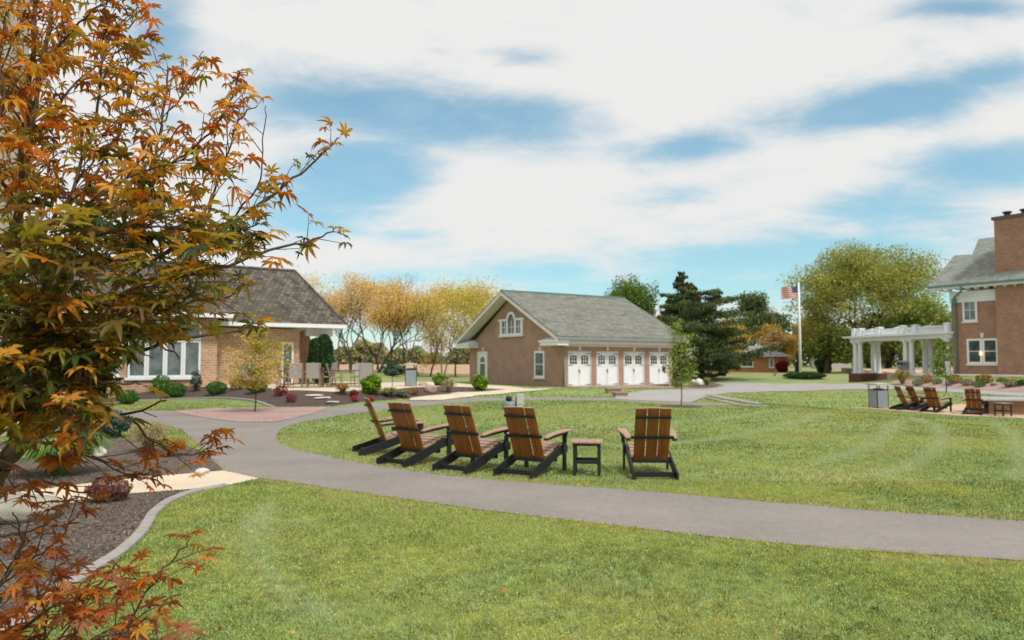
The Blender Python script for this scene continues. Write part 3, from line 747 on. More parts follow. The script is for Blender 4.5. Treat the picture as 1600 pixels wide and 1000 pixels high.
    s_ = MB(); s_.box(-.17, -.003, y0-1.55, y0+1.55, z0-.12, z0-.003); s_.build('sill', WHITE2, wf)
    g = MB(); g.box(-.03, -.006, y0-1.2, y0-.62, z0+.122, z0+1.018); g.box(-.03, -.006, y0+.62, y0+1.2, z0+.122, z0+1.018)
    g.box(-.03, -.006, y0-.42, y0+.42, z0+.122, z0+1.1); g.extr([(-.03, y0+.38*math.cos(math.pi*k/n), z0+1.102+.36*math.sin(math.pi*k/n)) for k in range(n+1)], (.02, 0, 0)); g.build('pane', GLASS, wf)
    for yc in (-.91, 0, .91):
        m_ = MB(); m_.box(-.06, -.031, y0+yc-.025, y0+yc+.025, z0+.122, z0+1.018); m_.box(-.055, -.031, y0+yc-.28, y0+yc-.026, z0+.55, z0+.59); m_.box(-.055, -.031, y0+yc+.026, y0+yc+.28, z0+.55, z0+.59)
        m_.build('glazing_bar', WHITE, wf)
garage()
# stepped brick retaining walls beside the apron
def stepwall(px, py, L_, h, lab):
    p = G(px, py); t = MB(); t.box(0, L_, 0, .35, -.3, h); t2 = thing('retaining_wall', lab, 'wall', p, R(15))
    t.build('brick_wall', BRICKR, t2); c = MB(); c.box(-.04, L_+.04, -.04, .39, h+.002, h+.05); c.build('coping', BRAPR, t2)
stepwall(950, 615, .7, .2, 'low brick retaining wall step nearer the garage doors at the lawn bank'); stepwall(962, 620, .6, .15, 'lowest brick retaining wall step at the driveway end of the lawn bank')

# ------------------------------------------------------------------ left house with patio porch
PZ = .45
def left_house():
    B0 = at(467, 600, 37.5); t = thing('brick_house', 'tan brick house with weathered wood shake hip roof and white trimmed windows', 'house', (B0.x, B0.y, PZ), YAW)
    # local: x along wall to the far right, y back.  wall corner at (0,0)
    ev = 2.78
    w = MB(); w.box(-22, 0, 0, .3, -.5, ev); w.box(-.3, 0, .302, 9, -.5, ev)
    w.build('wall', BRICKT, t)
    w = MB(); w.box(.004, 1.3, 2.4, 2.7, -.3, ev); w.build('porch_wall', BRICKH, t)
    # wing projecting toward the viewer
    cx = -4.2; wp = -1.2
    w = MB(); w.box(cx-.70, cx, wp, -.003, -.6, ev+.35)                    # corner pier
    w.box(cx-12, cx-.702, wp, wp+.3, -.6, .42); w.box(cx-12, cx-.702, wp, wp+.3, 2.98, ev+.35); w.box(cx-12, cx-3.72, wp, wp+.3, .422, 2.978)
    w.build('wing_wall', BRICKT, t)
    # roof: big hip
    oh = .75; xr = 2.2; rise = 3.15; run = 4.5; hip = 1.4
    r_ = MB(); e0 = ev+.28
    yb = 2*run-oh
    P = [(-24, -oh, e0), (xr, -oh, e0), (xr, yb, e0), (-24, yb, e0), (-24, run-oh, e0+rise), (xr-hip, run-oh, e0+rise)]
    r_.add(P, [(0, 1, 5, 4), (1, 2, 5), (2, 3, 4, 5), (0, 3, 2, 1), (0, 4, 3)]); r_.build('roof', SHAKE, t)
    c = MB(); rcx = xr-hip
    c.tube([(xr, -oh, e0+.02), (rcx, run-oh, e0+rise+.03)], .07, 5); c.tube([(-24, run-oh, e0+rise+.03), (rcx, run-oh, e0+rise+.03)], .08, 5); c.build('ridge_cap', SHAKE, t)
    c = MB(); c.box(-22, xr+.02, -oh-.06, -oh+.06, e0-.20, e0-.012); c.box(xr-.06, xr+.06, -oh+.062, yb, e0-.20, e0-.012); c.box(-22, xr-.062, -oh+.062, -.004, e0-.19, e0-.13)
    c.box(.004, xr-.064, .0, 2.4, e0-.19, e0-.13)
    c.build('eaves', WHITE, t)
    c = MB(); c.box(.3, 1.7, 0-.12, .12, ev-.32, ev+.085); c.build('porch_beam', WHITE2, t)
    c = MB(); c.lathe([(.13, 0), (.13, .12), (.095, .14), (.085, ev-.5), (.12, ev-.44), (.12, ev-.325)], (1.5, 0, 0), 12); c.build('porch_column', WHITE, t, True)
    # wing roof
    r_ = MB(); y1 = 2.2; zr = e0+2.55; a0 = cx+.55; e1 = e0+.30
    P = [(cx-12, wp-oh, e1), (a0, wp-oh, e1), (a0-2.6, y1, e1+2.6), (cx-12, y1, e1+2.6), (a0, y1+1.5, e1)]
    r_.add(P, [(0, 1, 2, 3), (1, 4, 2), (0, 3, 2, 4), (0, 4, 1)]); r_.build('wing_roof', SHAKE, t)
    c = MB(); c.box(cx-12, a0+.02, wp-oh-.06, wp-oh+.06, e1-.2, e1-.012); c.box(a0-.06, a0+.05, wp-oh+.062, .4, e1-.2, e1-.012); c.box(cx-12, a0-.062, wp-oh+.062, wp-.003, e1-.19, e1-.13); c.build('wing_eaves', WHITE, t)
    # tall narrow window by the porch
    window(t, (-.90, 0, .02), (1, 0, 0), (0, -1, 0), .58, 2.10, 1, 1, .08, GLASS)
    # wing windows: four tall lights with transoms
    for i in range(4):
        x0 = cx-.71-.745*(i+1)
        window(t, (x0, wp, .45), (1, 0, 0), (0, -1, 0), .735, 1.66, 1, 1, .09, GLASSL, sill=(i == 9))
        window(t, (x0, wp, 2.14), (1, 0, 0), (0, -1, 0), .735, .82, 1, 1, .08, GLASSL, sill=False)
    c = MB(); window(t, (cx-5.9, wp, .5), (1, 0, 0), (0, -1, 0), 1.9, 1.1, 3, 1, .09, GLASSL)
    c.box(cx-3.8, cx-.68, wp-.1, wp-.003, .34, .445); c.build('window_ledge', WHITE, t)
    # lamp by the porch
    return t
LH = left_house()
def near_wall():
    # tall pale building whose corner shows behind the maple
    Y = 16.0; p = at(52, 60, Y); mb = MB(); t = thing('pale_building', 'tall pale buff brick building corner behind the maple stems', 'building', (p.x, Y, 0), R(36))
    mb.box(-9, 0, 0, 8, -.1, 11.5); mb.build('wall', PALEB, t)
    c = MB(); c.box(-9.2, .15, -.15, 8.15, 11.502, 11.8); c.build('coping', WHITE2, t)
    b = MB(); b.box(-.07, .06, -.03, -.004, -.1, 11.49); b.box(.004, .06, -.03, .1, -.1, 11.49); b.build('corner_trim', CREAM, t)
near_wall()

# ------------------------------------------------------------------ right house
def right_house():
    K = Vector((31.1, 52, 0)); t = thing('brick_mansion', 'two storey brick mansion with green slate roof and broad exterior chimney', 'house', K, R(-57))
    # local x = along the facade towards the viewer/right (0.545,-0.839); local y = depth (0.839,0.545)
    ev = 6.35
    w = MB(); w.box(0, 14, 0, 9, -.4, ev); w.build('wall', BRICKH, t)
    w = MB(); w.box(3.1, 6.6, -.5, -.003, -.4, ev+.3); w.build('chimney_breast', BRICKH, t)
    f = MB(); f.box(-.06, 3.08, -.08, -.004, ev-.62, ev+.15); f.box(6.62, 14, -.08, -.004, ev-.62, ev+.15); build_each(f, 'frieze', WHITE, t)
    f = MB(); f.box(-1.0, 15, -1.0, -.6, ev+.32, ev+.56); f.box(-1.0, 15, -.599, -.082, ev+.36, ev+.46); f.box(-1.0, -.62, -.598, 10, ev+.32, ev+.355)
    for k in range(10): f.box(-.6+.6*k+.03, -.6+.6*k+.17, -.55, -.1, ev+.22, ev+.355)
    f.build('cornice', WHITE, t)
    # roof slope as seen, through the eave line, pitch 38 deg
    M_ = Matrix.Translation(K) @ Matrix.Rotation(R(-57), 4, 'Z'); Mi = M_.inverted()
    o = Mi @ Vector((0, 0, EYE)); e0 = ev+.58; tp = math.tan(R(40))
    def hit(px, py):
        d = Mi.to_3x3() @ ray(px, py)   # plane: z-e0 = tp*(y+1)
        s = (e0+tp*(o.y+1)-o.z)/(d.z-tp*d.y); return o+d*s
    P = [Vector((-1.0, -1.0, e0))]+[hit(*q) for q in ((1491,399),(1519,397.5),(1529,373.5))]
    hz = P[-1].z; P += [Vector((15, (hz-e0)/tp-1, hz)), Vector((15, -1.0, e0))]
    back = [Vector((p.x, p.y+ (9 if i in (0, 5) else 5), p.z)) for i, p in enumerate(P)]
    r_ = MB(); n = len(P); vs = P+back
    r_.add(vs, [tuple(range(n))[::-1], tuple(range(n, 2*n))]+[(i, (i+1) % n, (i+1) % n+n, i+n) for i in range(n)]); r_.build('roof', SLATE2, t)
    g = MB(); g.box(-1.0, 15, -1.13, -1.003, ev+.45, ev+.6); g.build('gutter', GREENP, t)
    # chimney stack
    ct = 11.15; c = MB(); c.box(3.05, 6.6, -.2, 1.9, ev+.61, ct); ch = c.build('chimney', BRICKH, t)
    c = MB(); c.box(2.93, 6.72, -.32, 2.02, ct+.002, ct+.2); c.build('cap', plain('dark chimney cap', (.13,.09,.075)), ch)
    for k in range(3):
        c = MB(); c.lathe([(.26, ct+.2), (.2, ct+.3), (.2, ct+.5), (.3, ct+.52), (.3, ct+.6)], (3.5+1.05*k, .7, 0), 10); c.build('chimney_pot', DARKM, ch)
    window(t, (.78, 0, 4.38), (1, 0, 0), (0, -1, 0), .95, 1.6, 2, 2, .13, GLASSL)
    window(t, (.98, 0, 1.45), (1, 0, 0), (0, -1, 0), .97, 1.72, 1, 2, .13, GLASS, sill=False)
    window(t, (1.98, 0, 1.45), (1, 0, 0), (0, -1, 0), .97, 1.72, 1, 2, .13, GLASS, sill=False)
    s = MB(); s.box(.9, 3.03, -.12, -.003, 1.33, 1.446); s.build('sill', CREAM, t)
    k = MB(); k.extr([(1.9, -.03, 3.22), (2.03, -.03, 3.22), (2.08, -.03, 3.55), (1.85, -.03, 3.55)], (0, .025, 0)); k.build('keystone', CREAM, t)
    p = MB(); p.tube([(1.2,-1.02,ev+.4),(1.15,-.9,ev+.1),(.35,-.25,ev-.25),(.3,-.13,ev-.45),(.3,-.13,.7)], .085, 8); p.box(.17, .43, -.27, -.004, ev-.75, ev-.35); p.build('downpipe', GREENP, t, True)
    l = MB(); l.lathe([(.0, 2.0), (.08, 2.02), (.11, 2.15), (.08, 2.3), (.0, 2.34)], (1.95, -.22, 0), 8)
    def em(t_, p_, o_): setc(t_, p_, (.8,.6,.4)); p_.inputs['Emission Color'].default_value = (1,.68,.4,1); p_.inputs['Emission Strength'].default_value = .9
    l.build('wall_lamp', mat('lit lamp', em), t, True)
    # terrace slab with pale edge
    T = thing('terrace', 'raised pale concrete terrace below the mansion windows', 'terrace', K, R(-57))
    s = MB(); s.box(-1.5, 14, -2.4, -.003, -.6, .62); s.build('slab', CONCG, T)
    s = MB(); s.box(-1.55, 14.05, -2.46, -.003, .622, .74); s.build('coping', CREAM, T)
right_house()
_tp = MB(); _tp.extr([(30.4,58,.66),(31.4,54,.66),(34,60,.66),(70,110,.66),(50,112,.66),(33.6,66,.66)][::-1], (0,0,-1.2)); tag(_tp.build('terrace_paving', PAVER), kind='structure')

def pergola():
    P2, P1 = Vector((31.0, 52.0, 0)), Vector((28.9, 62.0, 0)); d = (P2-P1); Lp = d.length; yaw = math.atan2(d.y, d.x)
    t = thing('pergola', 'white columned pergola with balustrade roof joining the brick mansion', 'pergola', P1, yaw)
    # local x from far-left end to the house; local +y = to the right/back
    W = 1.7; H0 = 3.27
    cols = [(0, 0), (.62, 0), (5.8, 0), (6.42, 0), (Lp-.35, 0), (0, W), (.62, W), (5.8, W), (6.42, W)]
    for x, y in cols:
        c = MB(); zb = .62
        c.box(x-.24, x+.24, y-.24, y+.24, zb, zb+.07); c.lathe([(.23, zb+.072), (.23, zb+.16), (.19, zb+.19), (.19, zb+.9), (.165, H0-.25), (.2, H0-.22), (.22, H0-.12)], (x, y, 0), 16); c.box(x-.26, x+.26, y-.26, y+.26, H0-.118, H0)
        c.build('column', WHITE, t)
    b = MB(); b.box(-.35, Lp+.1, -.24, .24, H0+.002, H0+.30); b.box(-.35, Lp+.1, W-.24, W+.24, H0+.002, H0+.30); b.box(-.35, .2, .242, W-.242, H0+.002, H0+.30); b.build('beam', WHITE, t)
    b = MB(); b.box(-.75, Lp+.3, -.62, W+.62, H0+.302, H0+.44); b.build('cornice', WHITE, t)
    for x, y in ((0, 0), (.75, 0), (3.0, 0), (5.6, 0), (6.9, 0), (Lp-.2, 0), (0, W), (3.0, W), (6.4, W), (Lp-.2, W)):
        c = MB(); c.box(x-.19, x+.19, y-.19, y+.19, H0+.442, H0+1.0); c.box(x-.24, x+.24, y-.24, y+.24, H0+1.002, H0+1.07); c.add([(x-.2, y-.2, H0+1.071), (x+.2, y-.2, H0+1.071), (x+.2, y+.2, H0+1.071), (x-.2, y+.2, H0+1.071), (x, y, H0+1.12)], [(0, 1, 4), (1, 2, 4), (2, 3, 4), (3, 0, 4), (3, 2, 1, 0)])
        c.build('balustrade_post', WHITE, t)
    for y in (0, W):
        c = MB(); c.box(0, Lp-.2, y-.07, y+.07, H0+.5, H0+.58); c.box(0, Lp-.2, y-.07, y+.07, H0+.85, H0+.93)
        k = .3
        while k < Lp-.3: c.box(k-.04, k+.04, y-.04, y+.04, H0+.58, H0+.85); k += .2
        c.build('balustrade_rail', WHITE, t)
    b = MB(); b.box(-.4, 1.1, -.4, W+.4, -.6, .615); b.build('brick_base', BRICKD, t)
    b = MB(); b.box(5.3, Lp, -.4, W+.4, -.6, .615); b.build('plinth', CONCG, t)
pergola()

# ------------------------------------------------------------------ ranch house and outbuilding far off
def ranch():
    p = at(1130, 582, 112); t = thing('ranch_house', 'low orange brick ranch house with grey hip roof among the trees', 'house', (p.x, 112, 0), R(-20))
    w = MB(); w.box(0, 9.2, 0, 7, 0, 2.3); w.box(-7, -.003, 1.5, 7, 0, 2.3); w.build('wall', BRICKO, t)
    def hip(x0, x1, y0, y1, z, h):
        r_ = MB(); m_ = (y1-y0)/2; r_.add([(x0,y0,z),(x1,y0,z),(x1,y1,z),(x0,y1,z),(x0+m_,y0+m_,z+h),(x1-m_,y0+m_,z+h)], [(0,1,5,4),(1,2,5),(2,3,4,5),(3,0,4),(0,3,2,1)]); return r_
    rm = plain('grey shingle', (.30,.27,.27), .9, .1, 2)
    hip(-.8, 10, -.8, 7.8, 2.32, 1.7).build('roof', rm, t); hip(-8, 4.5, .3, 7.9, 2.7, 1.7).build('roof', rm, t)
    window(t, (2.6, 0, .8), (1,0,0), (0,-1,0), 1.8, 1.2, 2, 1, .15, GLASS); window(t, (6.6, 0, .7), (1,0,0), (0,-1,0), .7, 1.4, 1, 1, .12, GLASSL); window(t, (-3.2, 1.5, .2), (1,0,0), (0,-1,0), 1.4, 1.9, 2, 1, .15, GLASS)
    for x in (-6.5, -4.3, -1.8, -.3):
        c = MB(); c.box(x-.1, x+.1, .5, .7, 0, 2.5); c.build('porch_post', WHITE2, t)
ranch()
def shed():
    p = at(1277, 570, 165); t = thing('outbuilding', 'long low pale grey outbuilding under the spreading tree', 'building', (p.x, 165, 0), R(-8))
    w = MB(); w.box(0, 7.2, 0, 5, 0, 1.9); w.build('wall', plain('pale siding', (.45,.43,.41)), t)
    r_ = MB(); r_.add([(-.3,-.3,1.91),(7.5,-.3,1.91),(7.5,5.3,1.91),(-.3,5.3,1.91),(-.3,2.5,2.9),(7.5,2.5,2.9)], [(0,1,5,4),(2,3,4,5),(1,2,5),(3,0,4),(0,3,2,1)]); r_.build('roof', plain('grey shingle',(.3,.27,.27)), t)
shed()

# ------------------------------------------------------------------ lawn chairs
def make_chair(label):
    t = thing('lawn_chair', label, 'lawn chair', group='brown slatted lawn chairs')
    # back: three wide slats leaning back.  local -y is behind the chair
    b0 = Vector((0, -.17, .20)); b1 = Vector((0, -.50, .965)); up = (b1-b0).normalized(); L = (b1-b0).length
    nv = Vector((1, 0, 0)).cross(up)           # points behind/up
    for i in (-1, 0, 1):
        s = MB(); cx = i*.168; yo = abs(i)*-.0; top = L-(.012 if i else 0)
        s.box(-.0775, .0775, 0, .022, 0, top, (b0+Vector((cx, 0, 0))+nv*(-.011+.012*(1-abs(i))), Vector((1, 0, 0)), nv, up)); s.build('back_slat', WOOD, t, bevel=.004)
        c = MB(); c.box(-.0765, .0765, .001, .021, top+.0005, top+.006, (b0+Vector((cx, 0, 0))+nv*(-.011+.012*(1-abs(i))), Vector((1, 0, 0)), nv, up)); c.build('slat_end', WOOD2, t)  # paler cap paints in the light caught by the slat's top end
    # braces across the back
    for zt, hw, th in ((L-.13, .245, .035), (L*.47, .30, .04)):
        s = MB(); s.box(-hw, hw, .0, .022, -th/2, th/2, (b0+up*zt-nv*(.034), Vector((1, 0, 0)), nv, up)) if False else s.box(-hw, hw, .024, .048, -th/2, th/2, (b0+up*zt, Vector((1, 0, 0)), nv, up)); s.build('back_brace', BLACKM, t, bevel=.003)
    s = MB(); s.box(-.262, .262, -.235, -.20, .175, .222); s.build('back_brace', BLACKM, t, bevel=.003)
    # seat slats along curved rails
    prof = [(.43, .37), (.34, .385), (.24, .375), (.14, .35), (.04, .318), (-.06, .284), (-.14, .258)]
    for i, (y, z) in enumerate(prof):
        y2, z2 = prof[min(i+1, 6)] if i < 6 else (y-.1, z-.03); y1, z1 = prof[i-1] if i else (y+.09, z-.015)
        tv = Vector((0, y1-y2, z1-z2)).normalized(); n2 = Vector((0, -tv.z, tv.y))
        s = MB(); s.box(-.27, .27, -.042, .042, 0, .02, (Vector((0, y, z)), Vector((1, 0, 0)), tv, n2)); s.build('seat_slat', WOOD2, t, bevel=.004)
    # side rails that run back to the ground
    for sg in (-1, 1):
        s = MB(); x = sg*.29
        top = [(.46, .355), (.34, .383), (.24, .373), (.14, .348), (-.14, .262), (-.56, .135), (-.68, .10)]
        bot = [(-.68, .0), (-.54, .0), (-.15, .115), (.14, .215), (.30, .245), (.46, .25)]
        s.extr([(x-.014, y, z) for y, z in top+bot], (.028, 0, 0)); s.build('side_rail', BLACKM, t, bevel=.003)
        f = MB(); f.box(x+sg*.016-.0 if sg > 0 else x-.044, x+.044 if sg > 0 else x-.016, .27, .36, 0, .565); f.build('front_leg', BLACKM, t, bevel=.003)
        # arm bracket
        k = MB(); k.extr([(x+sg*.046, .30, .56), (x+sg*.046, .33, .56), (x+sg*.046, .33, .42), (x+sg*.046, .30, .40)], (sg*.02, 0, 0)); k.extr([(x+sg*.03, .272, .565), (x+sg*.105, .272, .565), (x+sg*.046, .272, .44)], (0, .03, 0)); k.build('arm_bracket', BLACKM, t)
        a = MB(); xo = sg*.345
        P = [(-.30, .515, .035), (-.12, .548, .05), (.05, .566, .06), (.25, .575, .068), (.42, .578, .066), (.45, .578, .05)]
        vs = []
        for y, z, hw in P:
            off = 0 if y > 0 else -sg*.02
            vs += [(xo+off-hw, y, z), (xo+off+hw, y, z), (xo+off+hw, y, z+.022), (xo+off-hw, y, z+.022)]
        n = len(P); fs = [(i*4+j, i*4+(j+1) % 4, (i+1)*4+(j+1) % 4, (i+1)*4+j) for i in range(n-1) for j in range(4)]+[(3, 2, 1, 0), tuple((n-1)*4+j for j in range(4))]
        a.add(vs, fs); a.build('armrest', WOOD2, t, bevel=.005)
        u = MB(); u.hexa([(xo-.03-sg*.02, -.30, .49), (xo+.03-sg*.02, -.30, .49), (xo+.03, .27, .545), (xo-.03, .27, .545), (xo-.03-sg*.02, -.30, .514), (xo+.03-sg*.02, -.30, .514), (xo+.03, .27, .572), (xo-.03, .27, .572)]); u.build('arm_support', BLACKM, t)
    s = MB(); s.box(-.276, .276, -.55, -.525, .025, .095); s.build('stretcher', BLACKM, t, bevel=.003)
    s = MB(); s.box(-.276, .276, .40, .425, .27, .35); s.build('stretcher', BLACKM, t, bevel=.003)
    s = MB(); s.box(-.276, .276, .14, .165, .14, .20); s.build('stretcher', BLACKM, t, bevel=.003)
    return t
ch = make_chair('brown slatted lawn chair standing alone past the side table, its back square to the path')
def put(o, x, y, yaw): o.location = (x, y, gz(x, y)); o.rotation_euler = (0, 0, -R(yaw))
put(ch, 1.97, 10.70, 2)
for x, y, yw, lab in [(.34, 10.85, 30, 'brown slatted chair next to the small side table, utility box showing above its back'),
        (-.53, 11.24, 35, 'brown slatted lawn chair third along the curved front row, between two angled chairs'),
        (-1.46, 11.92, 38, 'brown slatted lawn chair second along the front row, overlapping the side-on chair'),
        (-2.09, 13.14, 68, 'brown slatted lawn chair seen side-on at the bend of the path')]:
    dup(ch, (x, y, gz(x, y)), -R(yw), lab)
for px, py, yw, lab in [(1426, 641, 92, 'small distant slatted chair seen side-on beside the grey litter bin on pavers'),
        (1444, 641.5, 84, 'small distant slatted chair half hidden behind another on the paver patio'),
        (1470, 644.5, 62, 'distant slatted chair alone in the middle of the paver patio'), (1530, 648, 42, 'distant slatted chair next to the stone fire pit and stool table')]:
    p = G(px, py); p.y += .2; dup(ch, (p.x, p.y, gz(p.x, p.y)), -R(yw), lab, 'slatted chairs on the paver patio')
def side_table(loc, yaw, label, sc_=1):
    t = thing('side_table', label, 'side table', loc, yaw)
    tp = MB()
    for i in range(4): tp.box(-.22+.111*i, -.22+.111*i+.107, -.22, .22, .455, .48)
    tp.build('tabletop', WOOD2, t, bevel=.004)
    for sx in (-1, 1):
        for sy in (-1, 1):
            l = MB(); l.box(sx*.17-.02, sx*.17+.02, sy*.17-.02, sy*.17+.02, 0, .42); l.build('leg', BLACKM, t, bevel=.003)
    a = MB(); a.box(-.195, .195, -.195, -.151, .4202, .4545); a.box(-.195, .195, .151, .195, .4202, .4545); a.box(-.195, -.151, -.15, .15, .4202, .4545); a.box(.151, .195, -.15, .15, .4202, .4545); a.build('apron', BLACKM, t)
    b = MB(); b.box(-.149, .149, -.185, -.155, .17, .215); b.box(-.149, .149, .155, .185, .17, .215); b.box(-.185, -.155, -.149, .149, .17, .215); b.box(.155, .185, -.149, .149, .17, .215); b.build('stretcher', BLACKM, t)
side_table((1.07, 10.58, 0), R(-8), 'small slatted side table with black legs between two lawn chairs')
p = G(1572, 651); side_table((p.x, p.y+.15, p.z), R(10), 'small distant side table in front of the stone fire pit')

# fire pit block
p = G(1600, 649); p.y += 1.0
t = thing('fire_pit', 'stone fire pit block with pale grey slab top at the frame edge', 'fire pit', p, R(-10))
m_ = MB(); m_.box(-.9, 2.5, -.8, .9, -.1, .50); m_.build('stone_base', STONEB, t)
m_ = MB(); m_.box(-1.15, 2.7, -1.0, 1.1, .502, .58); m_.build('slab_top', plain('grey slab', (.33,.34,.35)), t, bevel=.02)

# ------------------------------------------------------------------ litter bins
def bin_(loc, yaw, label, s=1.0):
    t = thing('litter_bin', label, 'bin', loc, yaw); t.scale = (s, s, s)
    w = .27
    for k, (a, b, c_, d_) in enumerate(((-w+.03, w-.03, -w, -w+.015), (-w+.03, w-.03, w-.015, w), (-w, -w+.015, -w+.03, w-.03), (w-.015, w, -w+.03, w-.03))):
        m_ = MB(); m_.box(a, b, c_, d_, .04, .74); m_.build('side_panel', GREYM, t)
    m_ = MB()
    for sx in (-1, 1):
        for sy in (-1, 1): m_.box(min(sx*w, sx*(w-.03))-.001, max(sx*w, sx*(w-.03))+.001, min(sy*w, sy*(w-.03))-.001, max(sy*w, sy*(w-.03))+.001, 0, .99)
    m_.box(-w-.004, w+.004, -w-.004, w+.004, .741, .775); m_.build('frame', DARKM, t)
    m_ = MB(); m_.lathe([(.2, .2), (.2, .82)], n=16); m_.build('liner', DARKM, t)
    m_ = MB(); m_.box(-w-.06, w+.06, -w-.06, w+.06, .96, 1.03); m_.add([(-w-.06, -w-.06, 1.031), (w+.06, -w-.06, 1.031), (w+.06, w+.06, 1.031), (-w-.06, w+.06, 1.031), (0, 0, 1.07)], [(0,1,4),(1,2,4),(2,3,4),(3,0,4),(3,2,1,0)])
    m_.build('lid', plain('pale lid', (.45,.42,.38)), t)
p = G(1373, 637.5); bin_(p, R(12), 'grey panelled litter bin on the lawn edge of the paver patio')
p = at(642, 606, 34); bin_((p.x, 34, gz(p.x, 34)+.03), R(8), 'grey panelled litter bin at the end of the dining patio')
p = at(1411, 578, 56); bin_((p.x, p.y, .66), 0, 'grey litter bin on the terrace behind the pergola columns', .95)
p = at(353, 600, 36.6); bin_((p.x, p.y, PZ+.03), R(30), 'blue-grey bin against the tan brick wall between dark grills', .95)

# ------------------------------------------------------------------ patio furniture
def dining_chair(label):
    t = thing('patio_chair', label, 'chair', group='grey sling chairs on the dining patio')
    s = MB(); s.hexa([(-.25,-.22,.42),(.25,-.22,.42),(.25,.25,.45),(-.25,.25,.45),(-.25,-.22,.435),(.25,-.22,.435),(.25,.25,.465),(-.25,.25,.465)]); s.build('seat', SLING, t)
    s = MB(); s.hexa([(-.27,-.24,.40),(.27,-.24,.40),(.27,-.225,.40),(-.27,-.225,.40),(-.27,-.40,1.04),(.27,-.40,1.04),(.27,-.385,1.05),(-.27,-.385,1.05)]); s.build('backrest', SLING, t)
    for sg in (-1, 1):
        f = MB(); x = sg*.28; f.tube([(x,.27,0),(x,.26,.64),(x,-.30,.66)], .022, 6); f.build('armrest', TAN, t)
        f = MB(); f.tube([(x,-.36,0),(x,-.24,.42),(x,-.40,1.03)], .022, 6); f.build('back_leg', TAN, t)
        f = MB(); f.tube([(x,-.24,.40),(x,.26,.42)], .018, 6); f.tube([(x,-.34,.08),(x,.27,.08)], .015, 6); f.build('side_bar', TAN, t)
    return t
def patio_table(loc, yaw, label):
    t = thing('patio_table', label, 'table', loc, yaw, 'dining tables on the patio')
    m_ = MB(); m_.box(-.9, .9, -.5, .5, .70, .74); m_.build('tabletop', plain('dark slatted top', (.09,.075,.06)), t)
    for sx in (-.8, .8):
        for sy in (-.4, .4):
            l = MB(); l.box(sx-.035, sx+.035, sy-.035, sy+.035, 0, .699); l.build('leg', TAN, t)
    m_ = MB(); m_.box(-.764, .764, -.02, .02, .12, .17); m_.build('stretcher', TAN, t)
def pp(px, Y): q = at(px, 600, Y); return (q.x, q.y, gz(q.x, q.y)+.034)
patio_table(pp(474, 32.4), R(20), 'dark topped patio table in front of the narrow house window')
patio_table(pp(548, 32.8), R(14), 'dark topped patio table nearer the grey litter bin')
dc = dining_chair('grey sling patio chair with its back to the lawn, beside the arched dark shrub'); dc.location = pp(490, 31.6); dc.rotation_euler = (0, 0, R(8))
for px, Y, yw, lab in [(461, 31.7, 20, 'grey sling patio chair half behind the small yellow tree'), (510, 33.1, 80, 'grey sling patio chair between the two tables, turned to the far table'),
        (524, 32.2, -70, 'grey sling patio chair at the near end of the far table, by the porch'), (572, 31.9, 12, 'grey sling patio chair behind the round lime shrub'), (560, 34.2, 175, 'grey sling patio chair across the far table facing the lawn'),
        (447, 33.4, -60, 'grey sling patio chair below the narrow window behind the yellow tree'), (486, 34.1, 170, 'grey sling patio chair across the near table facing the lawn'), (384, 34.6, 30, 'grey sling patio chair against the brick wall behind the yellow tree')]:
    dup(dc, pp(px, Y), R(yw), lab)
def grill(px, Y, lab):
    q = pp(px, Y); t = thing('grill', lab, 'grill', q, R(20))
    m_ = MB(); m_.box(-.35, .35, -.25, .25, .08, .75); m_.build('cabinet', DARKM, t, bevel=.01)
    m_ = MB(); m_.extr([(-.36, -.27, .752), (-.36, .27, .752), (-.36, .27, .95), (-.36, .1, 1.08), (-.36, -.15, 1.02), (-.36, -.27, .86)], (.72, 0, 0)); m_.build('hood', DARKM, t, bevel=.01)
    m_ = MB(); m_.tube([(-.25, -.3, .85), (.25, -.3, .85)], .015, 6); m_.build('handle', GREYM, t)
grill(344, 37.2, 'dark grill cabinet by the wing corner behind the blue-grey bin'); grill(371, 36.9, 'dark grill cabinet just behind the yellow tree by the brick wall')

